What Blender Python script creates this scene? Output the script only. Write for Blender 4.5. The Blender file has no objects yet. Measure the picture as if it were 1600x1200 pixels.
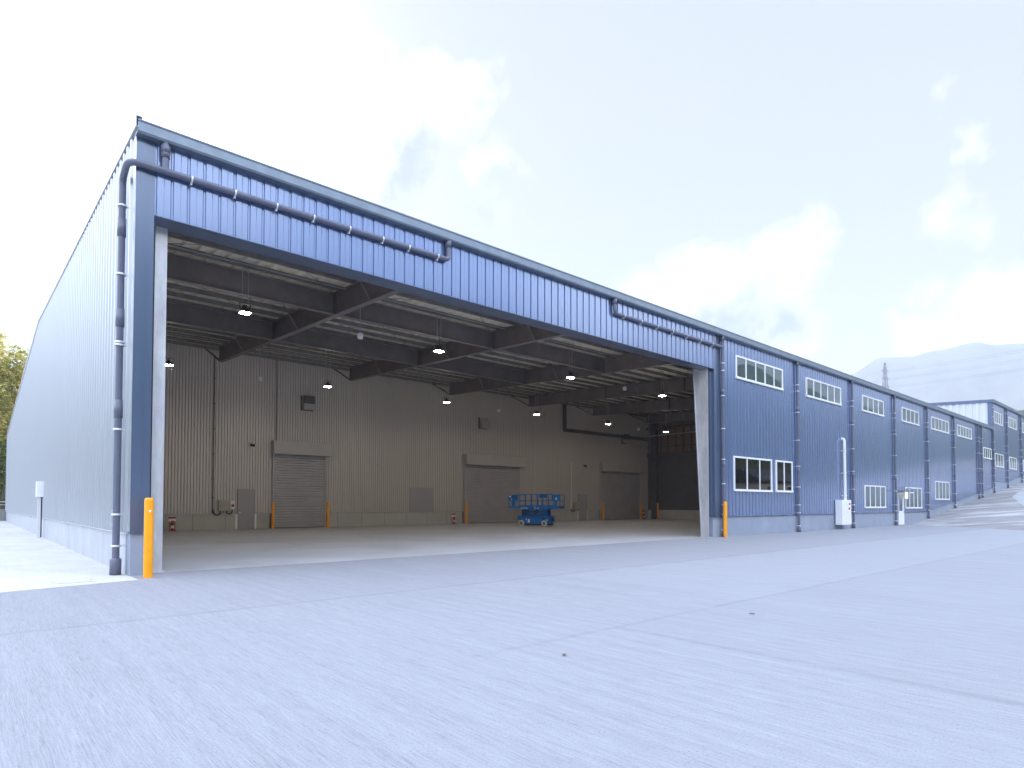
import bpy, bmesh, math, random
from mathutils import Vector, Matrix, noise as mnoise
random.seed(7)
R = math.radians
sc = bpy.context.scene
COL = sc.collection

# ---------------------------------------------------------------- helpers
class MB:
    """collects shapes, builds ONE mesh object"""
    def __init__(s): s.v = []; s.f = []; s.sm = []; s.mi = []; s.cur = 0
    def add(s, vs, fs, smooth=False):
        o = len(s.v); s.v += [tuple(v) for v in vs]
        for f in fs:
            s.f.append([i + o for i in f]); s.sm.append(smooth); s.mi.append(s.cur)
    def box(s, x0, x1, y0, y1, z0, z1):
        s.add([(x0,y0,z0),(x1,y0,z0),(x1,y1,z0),(x0,y1,z0),(x0,y0,z1),(x1,y0,z1),(x1,y1,z1),(x0,y1,z1)],
              [(0,3,2,1),(4,5,6,7),(0,1,5,4),(1,2,6,5),(2,3,7,6),(3,0,4,7)])
    def bevbox(s, x0, x1, y0, y1, z0, z1, b):
        bm = bmesh.new(); bmesh.ops.create_cube(bm, size=1)
        for v in bm.verts:
            v.co = Vector(((x0+x1)/2 + v.co.x*(x1-x0), (y0+y1)/2 + v.co.y*(y1-y0), (z0+z1)/2 + v.co.z*(z1-z0)))
        bmesh.ops.bevel(bm, geom=bm.edges[:], offset=b, segments=2, affect='EDGES', profile=.6)
        bm.verts.index_update()
        s.add([v.co[:] for v in bm.verts], [[v.index for v in f.verts] for f in bm.faces]); bm.free()
    def quad(s, a, b, c, d): s.add([a,b,c,d], [(0,1,2,3)])
    def bar(s, p, q, w, h=None, up=(0,0,1)):
        h = h or w; p = Vector(p); q = Vector(q); d = (q-p).normalized(); u = Vector(up)
        if abs(d.dot(u)) > .98: u = Vector((1,0,0))
        a = d.cross(u).normalized()*(w/2); b = a.cross(d).normalized()*(h/2)
        vs = [p-a-b,p+a-b,p+a+b,p-a+b,q-a-b,q+a-b,q+a+b,q-a+b]
        s.add(vs, [(0,1,2,3),(7,6,5,4),(0,4,5,1),(1,5,6,2),(2,6,7,3),(3,7,4,0)])
    def tube(s, pts, r, n=12, cap=True):
        pts = [Vector(p) for p in pts]; rs = r if isinstance(r,(list,tuple)) else [r]*len(pts)
        rings = []; prev = None
        for i,p in enumerate(pts):
            if i == 0: d = pts[1]-p
            elif i == len(pts)-1: d = p-pts[i-1]
            else: d = (pts[i+1]-p).normalized()+(p-pts[i-1]).normalized()
            d.normalize()
            if prev is None:
                u = Vector((0,0,1)) if abs(d.z) < .9 else Vector((1,0,0))
                a = d.cross(u).normalized()
            else:
                a = (prev - d*prev.dot(d)).normalized()
            prev = a; b = d.cross(a)
            k = 1.0
            if 0 < i < len(pts)-1:
                c = (pts[i+1]-p).normalized().dot((p-pts[i-1]).normalized()); k = min(1.4, 1/max(.5, math.sqrt((1+c)/2)))
            rings.append([p + (a*math.cos(t)+b*math.sin(t))*rs[i] for t in [2*math.pi*j/n for j in range(n)]])
        o = len(s.v)
        vs = [v for ring in rings for v in ring]; fs = []
        for i in range(len(pts)-1):
            for j in range(n):
                fs.append((i*n+j, i*n+(j+1)%n, (i+1)*n+(j+1)%n, (i+1)*n+j))
        s.add(vs, fs, True)
        if cap:
            s.add(rings[0], [tuple(range(n))[::-1]]); s.add(rings[-1], [tuple(range(n))])
    def lathe(s, prof, c=(0,0,0), n=20):
        vs = []; fs = []
        for r,z in prof:
            for j in range(n):
                t = 2*math.pi*j/n; vs.append((c[0]+r*math.cos(t), c[1]+r*math.sin(t), c[2]+z))
        for i in range(len(prof)-1):
            for j in range(n): fs.append((i*n+j, i*n+(j+1)%n, (i+1)*n+(j+1)%n, (i+1)*n+j))
        s.add(vs, fs, True)
    def prism(s, poly, lo, hi, axis='x'):
        n = len(poly)
        def mk(a,b,t): return {'x':(t,a,b),'y':(a,t,b),'z':(a,b,t)}[axis]
        vs = [mk(a,b,lo) for a,b in poly]+[mk(a,b,hi) for a,b in poly]
        fs = [tuple(range(n))[::-1], tuple(range(n,2*n))]+[(i,(i+1)%n,n+(i+1)%n,n+i) for i in range(n)]
        s.add(vs, fs)
    def build(s, name, mat, parent=None, label=None, loc=None, fix=True):
        me = bpy.data.meshes.new(name)
        me.from_pydata(s.v, [], s.f)
        mats = mat if isinstance(mat,(list,tuple)) else [mat]
        for m in mats: me.materials.append(m)
        me.polygons.foreach_set('use_smooth', s.sm)
        me.polygons.foreach_set('material_index', s.mi)
        if fix:
            bm = bmesh.new(); bm.from_mesh(me); bmesh.ops.recalc_face_normals(bm, faces=bm.faces[:]); bm.to_mesh(me); bm.free()
        me.update()
        o = bpy.data.objects.new(name, me); COL.objects.link(o)
        if parent: o.parent = parent
        if loc: o.location = loc
        if label: o['label'] = label
        return o

def tag(o, label=None, cat=None, group=None, kind=None):
    if label: o['label'] = label
    if cat: o['category'] = cat
    if group: o['group'] = group
    if kind: o['kind'] = kind
    return o
def thing(name, label, cat, loc=(0,0,0), rz=0, group=None):
    o = bpy.data.objects.new(name, None); COL.objects.link(o)
    o.location = loc; o.rotation_euler = (0,0,rz); o.empty_display_size = .3
    return tag(o, label, cat, group)
def dup(root, loc, label, rz=None):
    def cp(o, par):
        c = o.copy(); COL.objects.link(c)
        if par: c.parent = par
        for ch in list(o.children): cp(ch, c)
        return c
    r = cp(root, None); r.location = loc
    if rz is not None: r.rotation_euler = (0,0,rz)
    r['label'] = label
    return r

# ---------------------------------------------------------------- materials
class NT:
    def __init__(s, name):
        s.m = bpy.data.materials.new(name); s.m.use_nodes = True
        s.t = s.m.node_tree; s.t.nodes.clear()
        s.out = s.t.nodes.new('ShaderNodeOutputMaterial')
        s.p = s.n('ShaderNodeBsdfPrincipled'); s.l(s.p.outputs[0], s.out.inputs[0])
        s.tc = s.n('ShaderNodeTexCoord')
    def n(s, t, **k):
        nd = s.t.nodes.new(t)
        for a,b in k.items(): setattr(nd, a, b)
        return nd
    def l(s, a, b): s.t.links.new(a, b)
    def mapping(s, scale, src=None, loc=(0,0,0)):
        mp = s.n('ShaderNodeMapping'); mp.inputs['Scale'].default_value = scale; mp.inputs['Location'].default_value = loc
        s.l(src or s.tc.outputs['Object'], mp.inputs[0]); return mp.outputs[0]
    def noise(s, scale=(1,1,1), sc=1, detail=4, rough=.55, src=None, dist=0, loc=(0,0,0)):
        v = s.mapping(scale, src, loc); nz = s.n('ShaderNodeTexNoise')
        nz.inputs['Scale'].default_value = sc; nz.inputs['Detail'].default_value = detail
        nz.inputs['Roughness'].default_value = rough; nz.inputs['Distortion'].default_value = dist
        s.l(v, nz.inputs['Vector']); return nz.outputs[0]
    def ramp(s, fac, stops):
        r = s.n('ShaderNodeValToRGB'); el = r.color_ramp.elements
        while len(el) < len(stops): el.new(.5)
        for e,(p,c) in zip(el, stops):
            e.position = p; e.color = (c if isinstance(c,(tuple,list)) else (c,c,c))[:3]+(1,) if isinstance(c,(tuple,list)) else (c,c,c,1)
        s.l(fac, r.inputs[0]); return r.outputs[0]
    def math(s, op, a, b=None, c=None, clamp=False):
        m = s.n('ShaderNodeMath', operation=op); m.use_clamp = clamp
        for i,x in enumerate((a,b,c)):
            if x is None: continue
            if isinstance(x,(int,float)): m.inputs[i].default_value = x
            else: s.l(x, m.inputs[i])
        return m.outputs[0]
    def mix(s, fac, a, b, mode='MIX'):
        m = s.n('ShaderNodeMix', data_type='RGBA', blend_type=mode)
        for k,x in ((0,fac),(6,a),(7,b)):
            if isinstance(x,(int,float)): m.inputs[k].default_value = x
            elif isinstance(x,(tuple,list)): m.inputs[k].default_value = tuple(x[:3])+(1,)
            else: s.l(x, m.inputs[k])
        return m.outputs[2]
    def set(s, **k):
        for a,b in k.items():
            i = s.p.inputs[a.replace('_',' ')]
            if isinstance(b,(int,float)): i.default_value = b
            elif isinstance(b,(tuple,list)): i.default_value = tuple(b[:3])+(1,)
            else: s.l(b, i)
        return s
    def bump(s, h, strength=.3, dist=.01):
        b = s.n('ShaderNodeBump'); b.inputs['Strength'].default_value = strength; b.inputs['Distance'].default_value = dist
        s.l(h, b.inputs['Height']); s.l(b.outputs[0], s.p.inputs['Normal']); return s

def simple(name, col, rough=.5, metal=0, var=.12, scale=3, spec=.5, bump=0):
    t = NT(name); f = t.noise((1,1,1), scale, 5, .6)
    lo = tuple(c*(1-var) for c in col); hi = tuple(min(1,c*(1+var)) for c in col)
    t.set(Base_Color=t.ramp(f, [(.3,lo),(.7,hi)]), Roughness=rough, Metallic=metal)
    t.p.inputs['Specular IOR Level'].default_value = spec
    if bump: t.bump(t.noise((1,1,1), scale*8, 5, .6), bump, .005)
    return t.m

M = {}
def cladding(name, col, rough, metal, axis, coat=0):
    # painted sheet: faint sheet-to-sheet tone, vertical streaks, dust
    t = NT(name)
    st = (26,26,.05)
    streak = t.noise(st, 1.6, 4, .6)
    big = t.noise((.3,.3,.5), 1, 3, .5)
    c = t.mix(t.math('MULTIPLY', streak, .20 if axis == 'x' else .06), col, tuple(min(1,x*1.22+.01) for x in col))
    c = t.mix(t.math('MULTIPLY', big, .22), c, tuple(x*.8 for x in col))
    # dust climbing from the bottom edge of the sheets, splashed irregularly
    sep = t.n('ShaderNodeSeparateXYZ'); t.l(t.tc.outputs['Object'], sep.inputs[0])
    t.set(Base_Color=c, Roughness=t.math('ADD', t.math('MULTIPLY', streak, .14), rough-.07), Metallic=metal)
    if coat:
        t.p.inputs['Coat Weight'].default_value = coat; t.p.inputs['Coat Roughness'].default_value = .16; t.p.inputs['Coat IOR'].default_value = 1.6
    return t.m
M['blue'] = cladding('navy_cladding', (.122,.188,.355), .24, .46, 'x', .95)
M['blue_trim'] = cladding('navy_trim', (.088,.128,.215), .30, .4, 'x', .5)
M['silver'] = cladding('silver_cladding', (.47,.50,.54), .33, .6, 'y')
M['white_clad'] = cladding('white_cladding', (.58,.60,.65), .5, .1, 'y')
M['liner'] = cladding('liner_sheet', (.60,.56,.525), .5, .25, 'x')
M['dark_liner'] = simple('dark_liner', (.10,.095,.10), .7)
M['gutter'] = simple('gutter_metal', (.20,.245,.30), .42, .5)
M['barge'] = simple('barge_metal', (.42,.42,.45), .45, .5)
M['pipe'] = simple('pipe_plastic', (.12,.13,.185), .30, 0, .08)
M['pipe_pale'] = simple('pipe_pale_plastic', (.125,.135,.19), .3, 0, .08)
M['strap'] = simple('strap_steel', (.72,.74,.76), .4, .3, .06)
M['roof'] = simple('roof_sheet', (.30,.33,.37), .45, .4)
M['deck'] = simple('deck_cream', (.84,.79,.66), .7, 0, .03, .3)
M['stud_board'] = simple('stud_board', (.24,.17,.11), .8)
M['steel'] = simple('primer_steel', (.130,.112,.108), .6, 0, .18, 1.5)
M['steel_edge'] = simple('flange_steel', (.19,.17,.168), .55, 0, .15, 2)
M['purlin'] = simple('purlin_zinc', (.24,.235,.23), .55, .3, .15, 3)
M['rail'] = simple('rail_zinc', (.45,.46,.48), .35, .6, .1, 3)
M['shutter'] = simple('shutter_slat', (.46,.44,.455), .5, .25, .08, 1)
M['shutterbox'] = simple('shutter_hood', (.46,.44,.425), .55, .2, .06, 1)
M['door'] = simple('door_paint', (.37,.35,.36), .5, 0, .05, 1)
M['white'] = simple('white_paint', (.80,.81,.82), .42, 0, .04, 2)
M['alu'] = simple('window_aluminium', (.86,.87,.88), .4, .1, .05, 2)
M['black'] = simple('black_rubber', (.018,.018,.02), .6)
M['housing'] = simple('lamp_housing', (.06,.06,.062), .5, .4)
M['sensor'] = simple('sensor_plastic', (.78,.78,.76), .5, 0, .04)
M['red'] = simple('red_paint', (.42,.012,.018), .4, 0, .1)
M['boxgrey'] = simple('beige_box', (.42,.38,.32), .5, 0, .06)
M['orange'] = simple('orange_sleeve', (.93,.36,.003), .42, 0, .07, 5, .4)
M['lift'] = simple('lift_blue', (.006,.165,.52), .40, 0, .12, 4)
M['lift_dark'] = simple('lift_blue_dark', (.005,.08,.27), .5, 0, .15, 4)
M['tyre'] = simple('white_tyre', (.62,.58,.50), .7, 0, .15, 9)
M['hub'] = simple('wheel_hub', (.20,.15,.06), .6, .2)
M['sticker'] = simple('white_sticker', (.82,.82,.80), .5, 0, .03)
M['pylon'] = simple('pylon_steel', (.11,.10,.16), .6, .3)
M['wire'] = simple('wire_metal', (.10,.10,.14), .6, .3)

def concrete_plain(name, col, joint=0, axis=1, bumps=.2):
    t = NT(name)
    a = t.noise((1,1,1), .8, 6, .6); b = t.noise((1,1,1), 9, 5, .65); drip = t.noise((5,5,.4), 1.5, 5, .6)
    c = t.ramp(a, [(.3,tuple(x*.86 for x in col)),(.7,tuple(x*1.1 for x in col))])
    c = t.mix(t.math('MULTIPLY', drip, .3), c, tuple(x*.72 for x in col))
    c = t.mix(t.math('MULTIPLY', b, .25), c, tuple(min(1,x*1.25) for x in col))
    if joint:
        sep = t.n('ShaderNodeSeparateXYZ'); t.l(t.tc.outputs['Object'], sep.inputs[0])
        m = t.math('PINGPONG', sep.outputs[axis], joint/2)
        c = t.mix(t.math('LESS_THAN', m, .014), c, tuple(x*.45 for x in col))
    t.set(Base_Color=c, Roughness=.85); t.bump(b, bumps, .006); return t.m
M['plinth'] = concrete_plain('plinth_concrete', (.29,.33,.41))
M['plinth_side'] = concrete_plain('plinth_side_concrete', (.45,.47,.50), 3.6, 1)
M['plinth_in'] = concrete_plain('plinth_inside_concrete', (.50,.485,.45), 1.8, 0, .35)
M['block'] = concrete_plain('block_wall', (.33,.33,.33), 1.2, 0)

def galv():
    t = NT('galvanised_steel')
    v = t.n('ShaderNodeTexVoronoi'); v.inputs['Scale'].default_value = 9; t.l(t.mapping((1,1,.7)), v.inputs['Vector'])
    n = t.noise((2,2,.5), 1.5, 6, .65)
    drip = t.noise((9,9,.5), 1.2, 5, .7)
    c = t.ramp(n, [(.3,(.44,.45,.48)),(.7,(.68,.69,.72))])
    c = t.mix(t.math('MULTIPLY', t.ramp(drip,[(.58,0.0),(.75,1.0)]), .35), c, (.30,.30,.34))
    c = t.mix(.05, c, v.outputs['Color'], 'OVERLAY')
    t.set(Base_Color=c, Metallic=.45, Roughness=.48); return t.m
M['galv'] = galv()

def broom(name, base, streak=.5, joints=True, tone=0.0):
    """broom-finished slab: fine ridges along Y, speckle, pours of slightly different tone, joints"""
    t = NT(name)
    co = t.tc.outputs['Object']
    s1 = t.noise((70,2.0,1), 1, 6, .8); s2 = t.noise((7,.22,1), 1, 5, .65); s3 = t.noise((95,2.2,1), 1, 3, .6)
    sp = t.noise((1,1,1), 55, 4, .8); big = t.noise((1,1,1), .22, 5, .6, dist=.6); mid = t.noise((1,.6,1), 1.1, 5, .62)
    lo = tuple(x*.62 for x in base); hi = tuple(min(1,x*1.32) for x in base)
    c = t.ramp(t.math('ADD', t.math('MULTIPLY', big, .55), t.math('MULTIPLY', mid, .45)), [(.38,tuple(x*.80 for x in base)),(.62,tuple(x*1.14 for x in base))])
    k = t.math('ADD', t.math('ADD', t.math('MULTIPLY', s1, .46), t.math('MULTIPLY', s2, .24)), t.math('MULTIPLY', s3, .32))
    kk = t.ramp(k, [(.36,0.0),(.64,1.0)])
    s4 = t.noise((150,5,1), 1, 2, .5); k2 = t.ramp(s4, [(.40,0.0),(.60,1.0)])
    c = t.mix(streak, c, t.mix(kk, lo, hi), 'MIX')
    c = t.mix(t.math('MULTIPLY', k2, .38), c, hi)
    spk = t.ramp(sp, [(.34,0.0),(.45,1.0)])
    c = t.mix(t.math('MULTIPLY', t.math('SUBTRACT', 1.0, spk), .85), c, tuple(x*.55 for x in base))
    hsp = t.ramp(sp, [(.60,0.0),(.74,1.0)])
    c = t.mix(t.math('MULTIPLY', hsp, .45), c, tuple(min(1,x*1.4) for x in base))
    if joints:
        sep = t.n('ShaderNodeSeparateXYZ'); t.l(co, sep.inputs[0]); X, Y = sep.outputs[0], sep.outputs[1]
        wob = t.math('MULTIPLY', t.math('SUBTRACT', t.noise((1,1,1), 1.7, 4, .6), .5), .10)
        def pour(cond, k, col):
            return t.mix(t.math('MULTIPLY', cond, k), col, tuple(min(1,x*1.28) for x in base))
        Yw = t.math('ADD', Y, wob); Xw = t.math('ADD', X, wob)
        # pours: strip nearest the opening is greyer; the slab beyond X 6.8 between joints is paler
        a = t.math('LESS_THAN', Yw, -5.9)
        c = t.mix(t.math('MULTIPLY', t.math('SUBTRACT',1.0,a), .14), c, tuple(x*.80 for x in base))
        b1 = t.math('MULTIPLY', t.math('GREATER_THAN', Xw, 3.42), t.math('LESS_THAN', Yw, -10.36))
        c = t.mix(t.math('MULTIPLY', b1, .10), c, tuple(x*.85 for x in base))
        b2 = t.math('MULTIPLY', t.math('GREATER_THAN', Xw, 7.0), t.math('MULTIPLY', t.math('LESS_THAN', Yw, -5.9), t.math('GREATER_THAN', Yw, -10.36)))
        c = pour(b2, .20, c)
        def line(v, at, w, st, lim=None):
            d = t.math('ABSOLUTE', t.math('SUBTRACT', v, at))
            m = t.math('MULTIPLY', t.math('SUBTRACT', 1.0, t.math('DIVIDE', d, w), None, True), st)
            brk = t.ramp(t.noise((1,1,1), 2.3, 5, .7), [(.35,.15),(.6,1.0)])
            m = t.math('MULTIPLY', m, brk)
            if lim is not None: m = t.math('MULTIPLY', m, lim)
            return m
        ms = line(Yw, -5.9, .09, .4)
        for m in (line(Yw, -10.36, .08, .28, t.math('GREATER_THAN', X, 1.2)), line(Xw, 3.42, .11, .38, t.math('LESS_THAN', Y, -10.36)),
                  line(Xw, 15.5, .05, .3), line(Xw, 27.0, .06, .3), line(Yw, -17.0, .06, .4)):
            ms = t.math('MAXIMUM', ms, m)
        c = t.mix(ms, c, tuple(x*.5 for x in base))
    t.set(Base_Color=c, Roughness=.9); t.p.inputs['Specular IOR Level'].default_value = .25
    t.bump(t.math('ADD', t.math('MULTIPLY', k, .8), t.math('MULTIPLY', sp, .5)), .35, .012)
    return t.m
M['forecourt'] = broom('broomed_concrete', (.268,.277,.305), .8)
M['apron'] = broom('pale_concrete', (.50,.495,.485), .30, False)
def ramp_mat():
    t = NT('ramp_concrete')
    mp = t.n('ShaderNodeMapping'); mp.inputs['Rotation'].default_value = (0,0,R(-8)); mp.inputs['Scale'].default_value = (.32,.07,1); t.l(t.tc.outputs['Object'], mp.inputs[0])
    a = t.n('ShaderNodeTexNoise'); a.inputs['Scale'].default_value = 1; a.inputs['Detail'].default_value = 6; a.inputs['Roughness'].default_value = .6; a.inputs['Distortion'].default_value = .8; t.l(mp.outputs[0], a.inputs[0])
    b = t.noise((1,1,1), .5, 6, .65); g = t.noise((3,1,1), 3, 5, .7)
    c = t.ramp(t.math('ADD', t.math('MULTIPLY', a.outputs[0], .72), t.math('MULTIPLY', b, .28)), [(.38,(.20,.195,.19)),(.50,(.27,.27,.275)),(.60,(.46,.47,.49))])
    c = t.mix(t.math('MULTIPLY', g, .3), c, (.16,.16,.16))
    t.set(Base_Color=c, Roughness=.9); return t.m
M['ramp_slab'] = ramp_mat()
M['patch'] = broom('pale_patch', (.36,.37,.39), .3, False)

def floor_mat():
    t = NT('floor_concrete')
    a = t.noise((1,1,1), .35, 6, .6, dist=.8); b = t.noise((.25,2.5,1), 1.2, 5, .65); sp = t.noise((1,1,1), 30, 3, .7)
    base = (.37,.38,.405)
    c = t.ramp(a, [(.32,tuple(x*.82 for x in base)),(.68,tuple(x*1.14 for x in base))])
    c = t.mix(t.math('MULTIPLY', b, .35), c, tuple(x*1.28 for x in base))
    c = t.mix(t.math('MULTIPLY', sp, .2), c, tuple(x*.7 for x in base))
    sep = t.n('ShaderNodeSeparateXYZ'); t.l(t.tc.outputs['Object'], sep.inputs[0])
    for ax,per in ((0,8.0),(1,6.0)):
        m = t.math('PINGPONG', sep.outputs[ax], per/2); c = t.mix(t.math('MULTIPLY', t.math('LESS_THAN', m, .012), .6), c, tuple(x*.55 for x in base))
    t.set(Base_Color=c, Roughness=t.math('ADD', t.math('MULTIPLY', a, .25), .5)); t.p.inputs['Specular IOR Level'].default_value = .35
    t.bump(b, .08, .01); return t.m
M['floor'] = floor_mat()

def glass(name, tint, trans):
    t = NT(name); t.t.nodes.remove(t.p)
    g = t.n('ShaderNodeBsdfGlossy'); g.inputs['Roughness'].default_value = .015; g.inputs['Color'].default_value = (.95,.97,1,1)
    tr = t.n('ShaderNodeBsdfTransparent'); tr.inputs['Color'].default_value = tint+(1,)
    if trans < 1:
        d = t.n('ShaderNodeBsdfTranslucent'); d.inputs['Color'].default_value = (.34,.43,.42,1)
        d2 = t.n('ShaderNodeBsdfDiffuse'); d2.inputs['Color'].default_value = (.11,.165,.165,1)
        m0 = t.n('ShaderNodeMixShader'); m0.inputs[0].default_value = .45; t.l(d.outputs[0], m0.inputs[2]); t.l(d2.outputs[0], m0.inputs[1])
        m1 = t.n('ShaderNodeMixShader'); m1.inputs[0].default_value = trans; t.l(m0.outputs[0], m1.inputs[1]); t.l(tr.outputs[0], m1.inputs[2]); src = m1.outputs[0]
    else: src = tr.outputs[0]
    fr = t.n('ShaderNodeFresnel'); fr.inputs['IOR'].default_value = 1.75
    mx = t.n('ShaderNodeMixShader'); t.l(fr.outputs[0], mx.inputs[0]); t.l(src, mx.inputs[1]); t.l(g.outputs[0], mx.inputs[2])
    t.l(mx.outputs[0], t.out.inputs[0]); return t.m
M['glass'] = glass('clear_glass', (.62,.68,.66), 1)
M['frost'] = glass('frosted_glass', (.5,.6,.58), .12)

def emit(name, col, s):
    t = NT(name); t.set(Base_Color=(.8,.8,.8)); t.p.inputs['Emission Color'].default_value = col+(1,); t.p.inputs['Emission Strength'].default_value = s; return t.m
M['glow'] = emit('lamp_glow', (1,.87,.72), 280)
M['porch_glow'] = emit('porch_glow', (1,.94,.9), .9)

def leaf(name, lo, hi, scale):
    t = NT(name); t.t.nodes.remove(t.p)
    f = t.noise((1,1,1), scale, 3, .6); c = t.ramp(f, [(.32,lo),(.68,hi)])
    d = t.n('ShaderNodeBsdfDiffuse'); tl = t.n('ShaderNodeBsdfTranslucent'); t.l(c, d.inputs[0]); t.l(c, tl.inputs[0])
    mx = t.n('ShaderNodeMixShader'); mx.inputs[0].default_value = .62; t.l(d.outputs[0], mx.inputs[1]); t.l(tl.outputs[0], mx.inputs[2])
    t.l(mx.outputs[0], t.out.inputs[0]); return t.m
M['leaf_y'] = leaf('bamboo_leaf_gold', (.62,.50,.12), (.95,.84,.34), .7)
M['leaf_g'] = leaf('bamboo_leaf_green', (.22,.28,.07), (.60,.62,.22), .6)
M['leaf_d'] = leaf('leaf_dark', (.06,.085,.03), (.20,.23,.08), .5)
M['bark'] = simple('bark', (.12,.10,.06), .9, 0, .3, 4, .2, .4)
M['culm'] = simple('bamboo_culm', (.20,.20,.08), .6, 0, .2, 4)
def wood_hill(name, lo, hi, scale):
    t = NT(name); f = t.noise((1,1,1), scale, 8, .68); g = t.noise((1,1,1), scale*.12, 5, .6)
    c = t.ramp(f, [(.3,lo),(.7,hi)]); c = t.mix(t.math('MULTIPLY', g, .4), c, tuple(x*1.7 for x in hi))
    t.set(Base_Color=c, Roughness=1); t.p.inputs['Specular IOR Level'].default_value = .1; t.bump(f, .8, 3); return t.m
M['mountain'] = wood_hill('mountain_forest', (.12,.13,.13), (.19,.19,.18), .02)
M['hill'] = wood_hill('hill_forest', (.03,.045,.025), (.09,.10,.045), .25)
M['soil'] = wood_hill('soil_grass', (.07,.075,.03), (.15,.14,.07), .6)
M['house_wall'] = simple('house_plaster', (.62,.57,.5), .8)
M['house_roof'] = simple('house_tile', (.06,.06,.07), .6)

# ---------------------------------------------------------------- geometry constants (metres)
EAVE = 9.62; SL = .050; RIDGE_Y = 24.0; BACK_Y = 56.2
def roof_top(y): return EAVE+.16+SL*y if y <= RIDGE_Y else EAVE+.16+SL*RIDGE_Y-(y-RIDGE_Y)*.1032
def deck_z(y): return EAVE-.02+SL*y
def ramp_z(x, y=0):
    yy = -y
    k = 1 if yy < 16 else max(0, 1-(yy-16)/6)
    yy = min(yy, 16)
    return max(0.0, .1*(x-52.2)+.1*yy)*k

# ---------------------------------------------------------------- ground
def grid(mb, xs, ys, zf):
    o = len(xs); vs = [(x,y,zf(x,y)) for y in ys for x in xs]
    fs = [(j*o+i, j*o+i+1, (j+1)*o+i+1, (j+1)*o+i) for j in range(len(ys)-1) for i in range(o-1)]
    mb.add(vs, fs, True)
g = MB(); g.quad((-4000,-4000,-.12),(4000,-4000,-.12),(4000,4000,-.12),(-4000,4000,-.12))
tag(g.build('ground', M['soil']), kind='structure')
g = MB()
# forecourt polygon: up to the ramp crease on the right, apron joint on the left
g.add([(-45,-62,0),(62,-62,0),(62,-22,0),(36.2,-16,0),(52.2,0,0),(52.2,.12,0),(-.02,.12,0),(-.02,-.93,0),(-.51,-1.02,0),(-2.19,-1.42,0),(-45,-10.2,0)], [list(range(11))])
tag(g.build('forecourt', M['forecourt']), kind='structure')
g = MB(); g.add([(-45,-10.22,-.004),(-2.19,-1.42,-.004),(-.51,-1.02,-.004),(0.05,-.90,-.004),(.05,57,-.004),(-45,57,-.004)], [list(range(6))])
tag(g.build('apron', M['apron']), kind='structure')
g = MB(); g.quad((.1,.12,.002),(51.1,.12,.002),(51.1,23.95,.002),(.1,23.95,.002))
tag(g.build('floor', M['floor']), kind='structure')
g = MB()
xs = [36+i*1.0 for i in range(100)]; ys = [-22+i*.5 for i in range(45)]
grid(g, xs, ys, lambda x,y: ramp_z(x,y)-(.01 if ramp_z(x,y) <= 0 else 0))
tag(g.build('ramp', M['ramp_slab']), kind='structure')
g = MB()
def onr(x,y,dz=.008): return (x,y,ramp_z(x,y)+dz)
for q in ([(71.9,-2.86),(61,-5.42),(70,-12),(84,-12)],[(71.9,-2.86),(84,-12),(100,-6),(84,-1.9)]):
    g.add([onr(*p) for p in q], [(0,1,2,3)])
tag(g.build('pavement', M['patch']), kind='structure')
# steel access cover set in the apron by the corner
g = MB(); g.box(-1.35,-.75,-.62,-.22,-.01,.006); g.box(-1.40,-.70,-.66,-.62,-.01,.004); g.box(-1.40,-.70,-.22,-.18,-.01,.004)
tag(g.build('access_cover', M['apron']), 'flat square access cover set in the pale apron near the corner downpipe', 'cover')

# ---------------------------------------------------------------- main warehouse
wh = thing('warehouse', 'long navy metal warehouse with a wide open front and pale silver side wall', 'building')

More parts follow.
